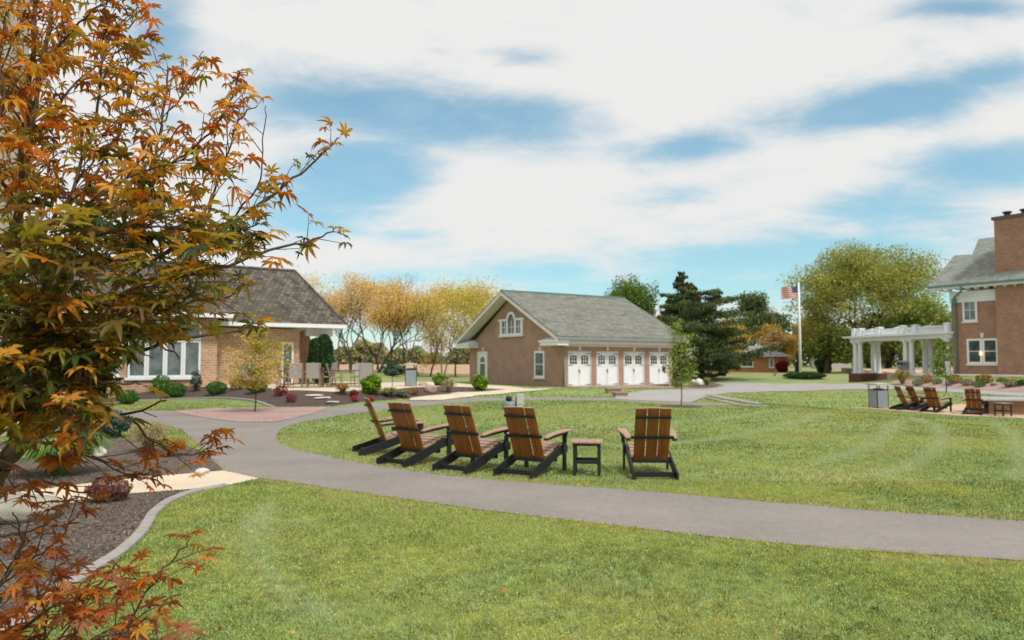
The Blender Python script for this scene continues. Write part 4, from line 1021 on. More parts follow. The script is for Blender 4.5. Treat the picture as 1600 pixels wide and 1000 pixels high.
# ------------------------------------------------------------------ flagpole
def flagpole():
    p = G(1251, 588); Y = p.y; top = at(1251, 441, Y).z
    t = thing('flagpole', 'tall white flagpole rising from the round clipped hedge', 'flagpole', (p.x, Y, p.z))
    m_ = MB(); m_.tube([(0, 0, 0), (0, 0, top*.5), (0, 0, top-p.z)], [.16, .13, .09], 12); m_.build('pole', WHITE, t, True)
    m_ = MB(); m_.lathe([(.02, 0), (.1, .05), (.13, .14), (.1, .22), (.02, .26)], (0, 0, top-p.z), 10); m_.build('finial', plain('gold ball', (.5,.4,.2), .4), t, True)
    # flag
    zt = at(1250, 447, Y).z-p.z; Wf, Hf = 1.85, 1.32; nx, nz = 26, 13
    vs = []; cols = []; fs = []
    def P(u, v):
        return (-.1-Wf*u*.93, .22*math.sin(u*7.5+v*1.2)*u**.6+.1*u, zt-Hf*v-.16*u*u-.05*math.sin(u*6))
    red, wh, bl = (.50,.045,.06), (.72,.70,.68), (.03,.06,.17)
    for i in range(nx):
        for j in range(nz):
            a = len(vs); u0, u1, v0, v1 = i/nx, (i+1)/nx, j/nz, (j+1)/nz
            vs += [P(u0, v0), P(u1, v0), P(u1, v1), P(u0, v1)]; c = red if j % 2 == 0 else wh
            if u1 <= .41 and j < 7: c = bl
            cols += [c]*4; fs.append((a, a+1, a+2, a+3))
    f = np_mesh('flag', np.array(vs), np.array(fs), LEAF, None, np.array(cols)); f.location = (p.x, Y, p.z)
    tag(f, 'american flag with red and white stripes and a blue canton flying from the pole', 'flag')
    # stars
    sm = MB()
    for r_ in range(5):
        for k in range(6):
            u, v = .03+.36*(k+.5)/6*1.0, .52*(r_+.5)/5; q = Vector(P(u, v)); s_ = .028
            for dy in (-.012, .012):
                sm.extr([(q.x+s_*(1 if i % 2 == 0 else .4)*math.cos(math.pi/2+math.pi*i/5), q.y+dy, q.z+s_*(1 if i % 2 == 0 else .4)*math.sin(math.pi/2+math.pi*i/5)) for i in range(10)], (0, .002, 0))
    so_ = sm.build('star', WHITE, f); so_['kind'] = 'stuff'
    return p
FP = flagpole()

# ------------------------------------------------------------------ shrubs
GRN = [(.045,.13,.02), (.07,.18,.03), (.10,.22,.04)]
LIME = [(.13,.25,.02), (.22,.36,.03), (.32,.44,.04), (.08,.18,.02)]
DKG = [(.015,.05,.015), (.03,.085,.02), (.045,.11,.03)]
GOLD = [(.38,.24,.06), (.30,.22,.06), (.45,.30,.09), (.2,.16,.05)]
RUST = [(.30,.13,.04), (.36,.20,.05), (.22,.14,.04)]
REDS = [(.22,.035,.04), (.30,.07,.06), (.14,.03,.03)]
BLUE = [(.10,.16,.15), (.16,.22,.21), (.05,.09,.08)]
STRAW = [(.42,.33,.2), (.33,.28,.13), (.24,.25,.10)]
def shrub(name, label, cat, px, py, wpx, hpx, pal, seed_, n=1700, ls=.035, shell=.78, group=None, Y=None, lump=.12, base=.12):
    p = G(px, py) if Y is None else Vector(pp(px, Y)); k = p.y/F; rx = wpx*k/2; rz = hpx*k/2; nr = np.random.default_rng(seed_)
    t = thing(name, label, cat, p, 0, group)
    P = blob_pts(nr, n, 1, 1, 1, shell); dn = P/(np.linalg.norm(P, axis=1)[:, None]+1e-6)
    lm = 1+lump*(np.sin(dn[:, 0]*5+seed_)*np.sin(dn[:, 1]*4+seed_*2)+np.sin(dn[:, 2]*6+dn[:, 0]*3+seed_))
    P = P*lm[:, None]*np.array([rx, rx*.95, rz]); P[:, 2] += rz*(1+base*.3); P[:, 2] = np.maximum(P[:, 2], .02)
    V, Cc = leafquads(P, ls*max(1, rx/.35), nr, pal, 0, .3, (np.floor(dn[:, 0]*3+9)+np.floor(dn[:, 2]*3+9)*5).astype(int))
    leafmesh('foliage', V, Cc, t)
    m_ = MB(); rng = random.Random(seed_)
    for i in range(5):
        a = rng.uniform(0, 6.28); m_.tube([(0, 0, -.02), (rx*.35*math.cos(a), rx*.35*math.sin(a), rz*.8)], [.015, .008], 4)
    m_.build('stem', BARK, t); return t
def tuft(name, label, cat, px, py, wpx, hpx, pal, seed_, n=420, bw=.012, group=None, Y=None, plume=0):
    p = G(px, py) if Y is None else Vector(pp(px, Y)); k = p.y/F; rx = wpx*k/2; h = hpx*k; nr = np.random.default_rng(seed_)
    t = thing(name, label, cat, p, 0, group)
    a = nr.uniform(0, 2*np.pi, n); out = rx*nr.uniform(.1, 1, n)**.7; hh = h*nr.uniform(.55, 1.05, n); dr = np.stack([np.cos(a), np.sin(a), 0*a], 1)
    w = np.stack([-np.sin(a), np.cos(a), 0*a], 1)*bw*nr.uniform(.6, 1.3, n)[:, None]
    P0 = dr*(out*.12)[:, None]; P1 = dr*(out*.45)[:, None]+np.array([0, 0, 1.])*(hh*.75)[:, None]; P2 = dr*(out*.8)[:, None]+np.array([0, 0, 1.])*hh[:, None]; P3 = dr*out[:, None]*1.08+np.array([0, 0, 1.])*(hh*nr.uniform(.55, .95, n))[:, None]
    V = np.stack([P0-w, P0+w, P1+w, P1-w, P2+w*.8, P2-w*.8, P3+w*.2, P3-w*.2], 1).reshape(-1, 3)
    b = np.arange(n)*8; Fq = np.concatenate([np.stack([b, b+1, b+2, b+3], 1), np.stack([b+3, b+2, b+4, b+5], 1), np.stack([b+5, b+4, b+6, b+7], 1)])
    pal = np.array(pal); c = pal[nr.integers(0, len(pal), n)]*nr.uniform(.7, 1.3, (n, 1))
    np_mesh('blades', V, Fq, GRASSM, t, np.repeat(c, 8, 0))
    if plume:
        pt = P3[:plume]; V, Cc = [], []
        rep = np.repeat(pt, 14, 0)+nr.normal(0, 1, (len(pt)*14, 3))*np.array([.02, .02, .07])
        V, Cc = leafquads(rep, .02, nr, [(.5,.42,.3), (.42,.34,.24)], 0, .2); leafmesh('plumes', V, Cc, t, GRASSM)
    return t
# bed in front of the tan house
shrub('boxwood', 'clipped green dome shrub nearest the maple in the house bed', 'shrub', 200, 632, 33, 22, GRN, 1, ls=.03, lump=.04)
shrub('boxwood', 'upright bright green shrub under the white wing windows', 'shrub', 251, 612.5, 27, 25, [(.06,.19,.02),(.1,.26,.03)], 2, ls=.03)
shrub('boxwood', 'clipped green dome shrub overlapping the upright shrub by the wing', 'shrub', 272, 622, 35, 24, GRN, 3, ls=.03, lump=.04)
shrub('boxwood', 'clipped green dome shrub beside the wing corner and blue-grey bin', 'shrub', 338, 617, 32, 21, GRN, 4, ls=.03, lump=.04)
shrub('boxwood', 'clipped green dome shrub behind the trunk of the small yellow tree', 'shrub', 401, 614, 32, 19, GRN, 5, ls=.03, lump=.04)
shrub('dwarf_conifer', 'small grey-green conical conifer below the wing windows', 'conifer', 306, 612, 18, 34, BLUE+DKG, 6, n=900, shell=.4)
shrub('shrub', 'thin reddish green shrub against the wing corner', 'shrub', 331, 603, 17, 30, RUST+DKG, 7, n=500, shell=.3)
shrub('shrub', 'small golden brown shrub between two clipped domes in the house bed', 'shrub', 371, 609, 25, 18, GOLD, 8, n=800)
shrub('heuchera', 'low dark red mound nearest the stepping stones', 'plant', 438, 618.5, 21, 15, REDS, 9, n=500)
shrub('heuchera', 'low pinkish red mound just above the path edge by the stepping stones', 'plant', 455, 629, 16, 15, [(.4,.1,.12),(.28,.06,.08),(.3,.12,.1)], 10, n=450)
shrub('heuchera', 'dark red mound below the round lime shrub, farther of two', 'plant', 553, 621, 13, 12, REDS, 11, n=400)
shrub('heuchera', 'bright red mound just in front of the darker one below the lime shrub', 'plant', 554, 628, 12, 9, [(.42,.08,.09),(.32,.05,.06)], 12, n=400)
shrub('heuchera', 'small red mound alone above the side-on lawn chair', 'plant', 580, 627, 11, 8, [(.4,.12,.08),(.3,.06,.06)], 13, n=400)
tuft('ornamental_grass', 'low rusty grass clump at the patio edge between the tables', 'grass clump', 535, 616, 26, 17, RUST+GOLD, 14, 300, .02)
shrub('arborvitae', 'round lime green shrub at the patio edge near the dining tables', 'shrub', 580.5, 616, 31, 29, LIME, 15, n=2200, ls=.045)
shrub('arborvitae', 'round lime green shrub behind the pink boulder', 'shrub', 688, 604, 24, 20, LIME, 16, n=1700, ls=.045)
shrub('arborvitae', 'round lime green shrub on the mulch tip before the garage gable', 'shrub', 750, 611, 26, 25, LIME, 17, n=2200, ls=.045)
tuft('ornamental_grass', 'low olive grass clump next to the round lime shrub by the tables', 'grass clump', 608, 620, 30, 14, STRAW+GRN, 18, 350, .02)
tuft('ornamental_grass', 'wide straw green grass clump below the litter bin', 'grass clump', 630, 622, 28, 12, STRAW+BLUE, 19, 350, .02)
shrub('shrub', 'small rust brown shrub right beside the foot of the litter bin', 'shrub', 646, 617, 16, 9, RUST, 20, n=400)
tuft('ornamental_grass', 'feathery straw grass clump beside the pink boulder', 'grass clump', 701, 613, 26, 20, STRAW, 21, 350, .018, plume=40)
shrub('dwarf_conifer', 'blue-green mounded conifer on the far side of the patio', 'conifer', 614, 588, 34, 20, BLUE+DKG, 22, n=1200, Y=None)
# tall dark clipped shrub in the porch
q = at(501, 590, 37.6); kk = q.y/F
t = thing('tall_shrub', 'tall rounded dark green shrub filling the porch opening', 'shrub', (q.x, q.y, PZ)); nr = np.random.default_rng(5)
P = blob_pts(nr, 7000, 1, 1, 1, .85); P = np.sign(P)*np.abs(P)**.85*np.array([.64, .62, 1.28]); P *= (1+.07*np.sin(P[:, 2:3]*5+P[:, :1]*6)); P[:, 2] += 1.22; P[:, 2] = np.maximum(P[:, 2], .03)
V, Cc = leafquads(P, .06, nr, DKG, 0, .3); leafmesh('foliage', V, Cc, t); m_ = MB(); m_.tube([(0,0,0),(0,0,1.6)], [.06,.03], 6); m_.build('trunk', BARK, t)
# right beds
shrub('hedge', 'low round clipped hedge ringing the flagpole foot', 'hedge', 1257, 591.5, 64, 9, DKG, 30, n=4500, ls=.016, lump=.02)
tuft('ornamental_grass', 'big straw gold grass clump next to the pergola plinth', 'grass clump', 1410, 601, 26, 22, GOLD+STRAW, 31, 420, .03)
shrub('boxwood', 'clipped green dome below the pergola, beside the straw gold grass', 'shrub', 1434, 604, 16, 11, GRN, 32, ls=.02, lump=.04)
shrub('shrub', 'rust gold shrub under the pergola columns', 'shrub', 1448, 599, 17, 14, RUST+GOLD, 33, n=900)
shrub('boxwood', 'clipped green dome between two rust gold shrubs', 'shrub', 1464, 601, 16, 10, GRN, 34, ls=.02, lump=.04)
shrub('shrub', 'rust gold shrub at the mansion downpipe foot', 'shrub', 1491, 600, 22, 15, RUST+GOLD, 35, n=900)
shrub('boxwood', 'low blue grey dome around the young tree in pink gravel', 'shrub', 1483, 604, 12, 8, BLUE, 36, n=700, ls=.02, lump=.04)
shrub('boxwood', 'clipped green dome below the mansion downpipe', 'shrub', 1511, 603.5, 18, 11, GRN, 37, ls=.02, lump=.04)
shrub('boxwood', 'clipped green dome below the twin mansion window, nearest the lawn', 'shrub', 1530, 606, 19, 12, GRN, 38, ls=.02, lump=.04)
shrub('shrub', 'rusty mound on the terrace edge under the twin mansion window', 'shrub', 1538, 600, 24, 15, RUST+GOLD+GRN, 39, n=1000)
shrub('shrub', 'loose green shrub beside the pale rock in the gravel bed', 'shrub', 1565, 600, 15, 9, GRN, 40, n=700)
shrub('shrub', 'olive green shrub past the pale rock in the gravel bed', 'shrub', 1580, 605, 25, 12, GRN+STRAW, 41, n=900)
shrub('shrub', 'round orange and olive shrub on the terrace beside the dark box', 'shrub', 1588, 586, 32, 24, RUST+GOLD+GRN, 42, n=1400)
shrub('shrub', 'dark green shrub at the gravel bed corner by the frame edge', 'shrub', 1599, 603, 14, 10, DKG+GRN, 43, n=600)
shrub('shrub', 'small dark green shrub at the far garage corner', 'shrub', 1057, 605, 14, 8, DKG, 44, n=500)
tuft('ornamental_grass', 'small straw green grass clump beside the white rocks past the garage', 'grass clump', 1105, 603, 16, 13, STRAW+GRN, 45, 250, .03)
shrub('burning_bush', 'round dark red bush at the end of the ranch house', 'bush', 1222, 582, 18, 17, [(.16,.02,.03),(.24,.03,.04)], 46, n=1400, ls=.05)
shrub('shrub', 'dark green bushy shrub behind the flagpole under the spreading tree', 'shrub', 1287, 583, 26, 26, DKG+GRN, 47, n=1400, ls=.05)
shrub('shrub', 'small brown plant tuft out on the lawn before the ranch house', 'plant', 1211, 588, 7, 12, RUST, 48, n=250)
m_ = MB(); q = at(1565, 575, 50.2); t = thing('air_conditioner', 'dark grey box unit on the terrace against the mansion wall', 'box unit', (q.x, q.y-.2, .74), R(-57)); m_.box(-.4,.4,-.35,.35,0,.75); m_.build('casing', plain('grey box', (.09,.095,.10)), t, bevel=.02)
m_ = MB(); m_.lathe([(.28,.751),(.28,.77)], n=16); m_.build('fan_grille', DARKM, t)
# near left planting
tuft('ornamental_grass', 'lush green grass clump in the mulch above the cream walk', 'grass clump', 92, 742, 150, 62, [(.07,.2,.03),(.12,.28,.05),(.2,.36,.08),(.3,.4,.12)], 50, 1500, .010)
shrub('blue_spruce', 'small mounded blue-green spruce behind the green grass clump', 'conifer', 172, 684, 62, 40, BLUE+[(.03,.07,.05)], 51, n=2500, ls=.03, shell=.5)
tuft('ornamental_grass', 'pale straw fountain grass between the spruce and the small lawn', 'grass clump', 232, 706, 60, 44, STRAW+[(.5,.42,.28)], 52, 600, .006, plume=50)
tuft('ornamental_grass', 'gold and lime grass clump at the bend of the asphalt path', 'grass clump', 268, 713, 56, 28, [(.35,.33,.07),(.25,.3,.06)]+GOLD, 53, 600, .008)
shrub('heuchera', 'purple brown leafy mound on the edge of the cream walk', 'plant', 169, 783, 62, 34, [(.20,.10,.09),(.32,.2,.17),(.12,.05,.05),(.28,.12,.07)], 54, n=900, ls=.028, shell=.8, lump=.08)
def rock(name, label, px, py, w, d, h, m, seed_, Y=None):
    p = G(px, py) if Y is None else Vector(pp(px, Y)); rng = np.random.default_rng(seed_)
    bm = bmesh.new(); bmesh.ops.create_icosphere(bm, subdivisions=4, radius=1)
    dirs = rng.normal(0, 1, (9, 3)); dirs /= np.linalg.norm(dirs, axis=1)[:, None]; offs = rng.uniform(.62, .9, 9)
    for v in bm.verts:
        c = np.array(v.co)
        for dd, o_ in zip(dirs, offs):
            s_ = c@dd
            if s_ > o_: c = c-dd*(s_-o_)*.88
        c = c*(1+.03*math.sin(c[0]*9+seed_)*math.sin(c[1]*8)+.02*math.sin(c[2]*13+c[0]*7))
        v.co = (c[0]*w/2, c[1]*d/2, c[2]*h*.62+h*.36)
    me = bpy.data.meshes.new(name); bm.to_mesh(me); bm.free(); me.materials.append(m); me.polygons.foreach_set('use_smooth', [True]*len(me.polygons))
    o = bpy.data.objects.new(name, me); C.objects.link(o); o.location = p; o.rotation_euler = (0, 0, seed_*.7); tag(o, label, 'rock'); return o
rock('boulder', 'large pale green-grey boulder in the near mulch beside the maple', 22, 812, .85, .65, .30, STONE, 1)
rock('boulder', 'small cream boulder above the walk between grass clumps', 152, 716, .32, .25, .20, WHITER, 2)
rock('boulder', 'small white rock by the path bend at the corner of the walk', 316, 741, .26, .2, .09, WHITER, 3)
rock('boulder', 'rounded pink boulder in the mulch between the bin and lime shrub', 673, 613.5, .52, .5, .38, ROCKP, 4)
rock('boulder', 'brown rock lying just behind the patio litter bin', 661, 604, .5, .4, .22, ROCKP, 5)
rock('boulder', 'big white rock in the bed past the garage', 1093, 603, 1.0, .8, .62, WHITER, 6)
rock('boulder', 'smaller white rock beside the big one past the garage', 1083, 600, .7, .6, .4, WHITER, 7)
rock('boulder', 'flat pale rock in the pink gravel bed below the mansion', 1558, 602, .75, .5, .25, STONE, 8)
rock('stepping_stone', 'cream stepping stone nearest the patio', 491, 618.5, .72, .45, .06, WHITER, 9)
rock('stepping_stone', 'cream stepping stone in the middle of the mulch slope', 506, 622.5, .78, .45, .06, WHITER, 10)
rock('stepping_stone', 'longest cream stepping stone nearest the asphalt path', 519, 629, .85, .45, .06, WHITER, 11)
m_ = MB(); p1 = [G(-80,722), G(40,718), G(56,711), G(-60,711)]
b = thing('stone_bench_slab', 'pale concrete slab edge lying in the mulch behind the grass clump', 'slab', p1[0]); m_.extr([p-p1[0]+Vector((0, 0, .02)) for p in p1], (0, 0, .07)); m_.build('slab', CONCG, b, bevel=.01)
# utility things behind the front chairs
q = G(813, 640); t = thing('utility_box', 'pale utility box on a short post behind the lawn chairs', 'utility box', q)
m_ = MB(); m_.box(-.12,.12,-.08,.08,.16,.52); m_.build('box', plain('pale grey box', (.5,.48,.44)), t, bevel=.01)
m_ = MB(); m_.box(-.1,.1,-.06,.06,-.05,.159); m_.build('post', WHITE2, t)
m_ = MB(); m_.box(-.16,-.122,-.03,.03,.05,.42); m_.build('conduit', DARKM, t)
q = G(795, 640); t = thing('spotlight', 'small black ground spotlight on a grey base behind the lawn chairs', 'spotlight', q)
m_ = MB(); m_.lathe([(.22,0),(.22,.22),(.2,.27)], n=14); m_.build('base', GREYM, t)
m_ = MB(); m_.lathe([(.05,.271),(.08,.3),(.11,.36),(.10,.42),(.04,.46)], n=12); m_.build('lamp_head', DARKM, t, True)
m_ = MB(); m_.tube([(-.1,0,.272),(-.1,0,.38),(.1,0,.38),(.1,0,.272)], .012, 5); m_.build('bracket', DARKM, t)

# ------------------------------------------------------------------ trees
AUT = [(.68,.46,.13), (.60,.42,.13), (.74,.50,.13), (.52,.42,.17), (.66,.48,.22)]
AUTP = [(.62,.47,.30), (.58,.43,.28), (.52,.40,.25), (.62,.44,.20)]
YEL = [(.62,.52,.12), (.54,.48,.11), (.68,.54,.13), (.42,.43,.12)]
ROW = 'autumn trees in the row behind the dining patio'
rowspec = [(500,82,436,AUTP,0,'grey-tipped'),(528,78,452,AUT,0,'straw gold'),(548,74,446,AUTP,2,'low forked'),(572,80,440,AUT,0,'tawny'),(592,76,452,AUT,2,'many stemmed'),(612,78,448,AUT,0,'gold'),(632,82,430,AUTP,0,'tallest bare topped'),
           (655,76,445,AUT,0,'pale tan'),(672,80,452,AUTP,0,'half bare'),(692,74,447,YEL,2,'olive gold'),(712,78,442,YEL,0,'bright yellow'),(736,75,444,YEL,0,'full yellow'),(752,84,452,AUT,0,'small amber'),(588,100,440,AUTP,0,'farther tan')]
order = sorted(range(len(rowspec)), key=lambda i: rowspec[i][0]); ords = ['first','second','third','fourth','fifth','sixth','seventh','eighth','ninth','tenth','eleventh','twelfth','thirteenth','fourteenth']
for i, (px, Y, ty, pal, st, desc) in enumerate(rowspec):
    q = at(px, 590, Y); h = at(px, ty, Y).z+.1
    n_ = ords[order.index(i)]
    make_tree('autumn_tree', desc+' autumn tree, '+n_+' from the tan house end of the row', 'tree', (q.x, Y, gz(q.x, Y)), h, pal, 100+i, ROW, levels=5, nleaf=(6400 if pal is not AUTP else 3800), sig=.74, lsize=.085, spread=.50, up=.22, trunk=.24, r=.075, barkm=BARKG if i % 2 else BARK, nch=(2, 4), stems=max(1, st), lean=.14, topbare=(.86 if desc.startswith('tallest') else 0), lr=.72)
# far wood mass
def woods(name, label, x0, x1, Y, h, pal, n, seed_, ls):
    nr = np.random.default_rng(seed_); x = nr.uniform(x0, x1, n)
    hh = h*(.72+.18*np.sin(x*.11+seed_)+.14*np.sin(x*.31+1)+.1*np.sin(x*.83+seed_)); z = hh*nr.random(n)**.7*1.0; y = Y+nr.uniform(-6, 6, n)
    V, Cc = leafquads(np.stack([x, y, z], 1), ls, nr, pal, 0, .35, np.floor(x/6+z/2.5).astype(int)+50)
    o = leafmesh(name, V, Cc); tag(o, label, 'woods', kind='stuff')
woods('woods', 'far olive green wood across the crop field', -200, 40, 300, 9.5, [(.26,.31,.15),(.32,.35,.17),(.22,.28,.16),(.40,.36,.19)], 42000, 2, .8)  # palette lightened so distance haze is painted into the leaf colours
woods('woods', 'far mixed green and gold wood behind the ranch house and mansion', 40, 260, 210, 14, [(.06,.10,.03),(.09,.13,.035),(.20,.17,.05),(.12,.14,.04)], 26000, 3, .75)
# big spreading tree by the mansion
LOC = [(.24,.31,.075), (.32,.36,.09), (.17,.23,.06), (.22,.29,.08), (.50,.42,.09), (.33,.34,.09)]
q = at(1358, 585, 104)
make_tree('spreading_tree', 'huge spreading green and yellow tree behind the pergola', 'tree', (q.x, 104, 0), 18.4, LOC, 7, None, levels=6, nleaf=70000, sig=.42, lsize=.14, spread=.80, up=.03, trunk=.20, r=.30, nch=(3, 4), lr=.80, maxr=9.0, dome=(10.8, 10.2, 8.0))
def easy(name, label, cat, px, Y, ty, pal, seed_, **k):
    q = at(px, 585, Y); h = at(px, ty, Y).z-gz(q.x, Y); k.setdefault('levels', 4); k.setdefault('nleaf', 6000)
    return make_tree(name, label, cat, (q.x, Y, gz(q.x, Y)), h, pal, seed_, **k)
easy('green_tree', 'feathery bright green tree rising behind the garage ridge end', 'tree', 1008, 84, 444, [(.12,.20,.03),(.17,.25,.04),(.08,.14,.03)], 11, sig=.9, lsize=.13, spread=.45, up=.35, nleaf=13000, maxr=2.6)
easy('green_tree', 'thin grey-green tree top peeking over the garage ridge', 'tree', 985, 92, 446, [(.14,.16,.09),(.18,.2,.11)], 12, sig=.7, lsize=.13, spread=.4, up=.4, nleaf=6000)
easy('yellow_tree', 'golden yellow tree showing through the dark conifer branches', 'tree', 1135, 100, 500, [(.50,.36,.03),(.58,.42,.04),(.4,.33,.05)], 13, sig=1.1, lsize=.16, spread=.7, nleaf=8000, trunk=.15)
easy('green_tree', 'round grey-green tree on the skyline behind the ranch house', 'tree', 1192, 140, 468, [(.09,.13,.05),(.13,.17,.06),(.06,.10,.04)], 14, sig=1.0, lsize=.24, spread=.6, nleaf=11000)
easy('bare_tree', 'pale half bare tree between the conifer and the round green tree', 'tree', 1160, 145, 476, [(.28,.24,.15),(.32,.29,.2)], 15, sig=.6, lsize=.18, spread=.5, nleaf=3500)
easy('yellow_tree', 'amber yellow tree right behind the ranch house roof', 'tree', 1218, 126, 512, [(.42,.27,.05),(.50,.32,.06),(.34,.26,.06)], 16, sig=1.2, lsize=.2, spread=.75, nleaf=9000, trunk=.16)
easy('tan_tree', 'tan feathery tree behind the ranch house chimney side', 'tree', 1196, 122, 520, [(.40,.28,.12),(.34,.25,.12)], 17, sig=1.0, lsize=.2, spread=.5, nleaf=5000, trunk=.16)
easy('yellow_tree', 'broad gold tree standing behind the flagpole', 'tree', 1246, 118, 498, [(.40,.29,.05),(.30,.26,.05),(.46,.33,.06)], 18, sig=1.2, lsize=.2, spread=.7, nleaf=9000, trunk=.16)
easy('green_tree', 'low leafy green tree filling under the spreading tree beside the flagpole', 'tree', 1292, 100, 515, [(.13,.17,.03),(.19,.21,.04),(.1,.14,.03)], 19, sig=1.3, lsize=.2, spread=.8, nleaf=12000, trunk=.12)
easy('green_tree', 'deep green tree behind the paired end columns of the pergola', 'tree', 1385, 104, 500, LOC[:4], 20, sig=1.3, lsize=.2, spread=.8, nleaf=12000, trunk=.12)
easy('green_tree', 'deep green tree behind the pergola beside the mansion corner', 'tree', 1450, 98, 478, LOC[:4], 21, sig=1.3, lsize=.2, spread=.7, nleaf=12000, trunk=.12)
easy('green_tree', 'dark evergreen mass just behind the far corner of the garage', 'tree', 1052, 86, 500, DKG+[(.05,.08,.03)], 22, sig=1.2, lsize=.14, spread=.6, nleaf=8000, trunk=.14)
# conifers
def conifer(label, px, Y, ty, halfw, seed_, pal, tiers=26, low=.06, dens=230, irregular=.35, round_=.8, lsz=.085):
    q = at(px, 585, Y); base = gz(q.x, Y); h = at(px, ty, Y).z-base; rng = random.Random(seed_); nr = np.random.default_rng(seed_)
    t = thing('conifer', label, 'conifer', (q.x, Y, base)); mb = MB(); mb.tube([(0,0,-.1),(.1,0,h*.5),(0,0,h*.99)], [.38,.22,.03], 8, False)
    Rm = halfw*Y/F; pts = []; cid = []
    for k in range(tiers):
        f = low+(1-low)*(k+rng.uniform(-.3, .3))/tiers; z = h*min(f, .985)
        prof = (1-f)**round_*min(1, .55+f*2.2)
        nb = rng.randint(4, 7)
        for j in range(nb):
            a = rng.uniform(0, 6.28); L = Rm*prof*rng.uniform(1-irregular, 1.1)
            if L < .15: L = .15
            dz = L*rng.uniform(-.05, .18); P = [Vector((0, 0, z)), Vector((math.cos(a)*L*.5, math.sin(a)*L*.5, z+dz*.4)), Vector((math.cos(a)*L, math.sin(a)*L, z+dz))]
            mb.tube(P, [.06*(1-f)+.012, .035*(1-f)+.01, .008], 4, False)
            m_ = int(dens*(.3+1.2*L/Rm)); u = nr.uniform(.25, 1.05, m_); wv = (.10+.28*np.sin(np.pi*np.clip(u, 0, 1)))*L*.8
            b = np.outer(1-u, P[0])+0; 
            pos = np.array([tuple(P[0].lerp(P[2], min(x, 1.05))) for x in u]); pos[:, 2] += 0
            side = np.array([-math.sin(a), math.cos(a), 0]); pos += side*(nr.normal(0, .5, m_)*wv)[:, None]; pos[:, 2] += nr.normal(0, .10, m_)*(.5+L*.16)+.08*np.sin(u*9)
            pts.append(pos); cid.append(np.full(m_, rng.randint(0, 50)))
    mb.build('trunk', BARK, t, True)
    P = np.concatenate(pts); V, Cc = leafquads(P, lsz, nr, pal, .2, .35, np.concatenate(cid)); leafmesh('crown', V, Cc, t)
PINE = [(.075,.11,.045), (.11,.15,.06), (.05,.08,.035), (.13,.165,.065)]
conifer('massive dark layered conifer between the garage and the ranch house', 1096, 72, 450, 112, 31, PINE, 14, .07, 760, .50, .30, .10)
conifer('slim dark spruce top rising above the layered conifer', 1066, 80, 424, 88, 32, PINE, 22, .3, 520, .45, .75, .10)
# young trees: thin trunk, fine limbs, crown of leaf layers inside an egg-shaped outline
def young_tree(label, base, h, cx, rx, z0, pal, seed_, nl, ls, tr, nb=26, flat=.28, barkm=None):
    rng = random.Random(seed_); nr = np.random.default_rng(seed_); t = thing('young_tree', label, 'tree', base)
    m_ = MB(); T = lambda z: Vector((cx*(z/h)**1.5+.02*math.sin(z*4), .02*math.cos(z*3), z))
    m_.tube([T(-.0+h*.97*i/8) for i in range(9)], [tr*(1-.8*i/8) for i in range(9)], 7, False); P = []; cid = []
    for k in range(nb):
        f = (k+.5)/nb; zc = z0+(h-z0)*f; prof = math.sin(math.pi*min(1, .16+.80*f))**.7; a = rng.uniform(0, 6.28); L = rx*prof*rng.uniform(.55, 1.15)
        s0 = T(max(z0*.8, zc-L*.5)); e = T(zc)+Vector((math.cos(a)*L, math.sin(a)*L, rng.uniform(-.05, .08)*h*.3))
        mid = s0.lerp(e, .5)+Vector((0, 0, .06*L)); m_.tube([s0, mid, e], [tr*.3, tr*.18, tr*.08], 4, False)
        q = nl//nb; u = nr.uniform(.25, 1.08, q); c = np.array([tuple(s0.lerp(e, x)) for x in u]); P.append(c+nr.normal(0, 1, (q, 3))*np.array([1, 1, flat])*L*.26); cid.append(np.full(q, k))
    m_.build('trunk', barkm or BARK, t, True); P = np.concatenate(P); V, Cc = leafquads(P, ls, nr, pal, .3, .3, np.concatenate(cid)); leafmesh('crown', V, Cc, t); return t
young_tree('small yellow leaved tree growing from the pink gravel wedge', G(398, 644), 2.65, .15, .95, .9, [(.52,.38,.06),(.44,.36,.07),(.34,.33,.08),(.56,.42,.10),(.26,.26,.07)], 41, 4600, .040, .026, 30)
p = Vector((6.02, 26.3, 0)); p.z = gz(p.x, p.y)
young_tree('slender young green tree on the lawn before the garage doors', p, 3.1, .05, .60, .75, [(.19,.28,.05),(.25,.33,.07),(.30,.34,.09),(.14,.21,.04)], 47, 1700, .042, .026, 24, .6, BARKG)
p = G(1479, 613.5)
young_tree('slender young green tree in the pink gravel before the pergola', p, at(1479, 530, p.y).z-p.z, -.15, .62, .9, [(.13,.21,.04),(.2,.27,.06)], 43, 1500, .06, .035, 20, .6)
# red marker on young tree stake
m_ = MB(); st = thing('tree_stake', 'thin dark stake beside the blue-green conifer behind the patio', 'stake', G(613, 606)); m_.tube([(0,0,0),(0,0,.95)], .015, 5); m_.build('pole', DARKM, st)

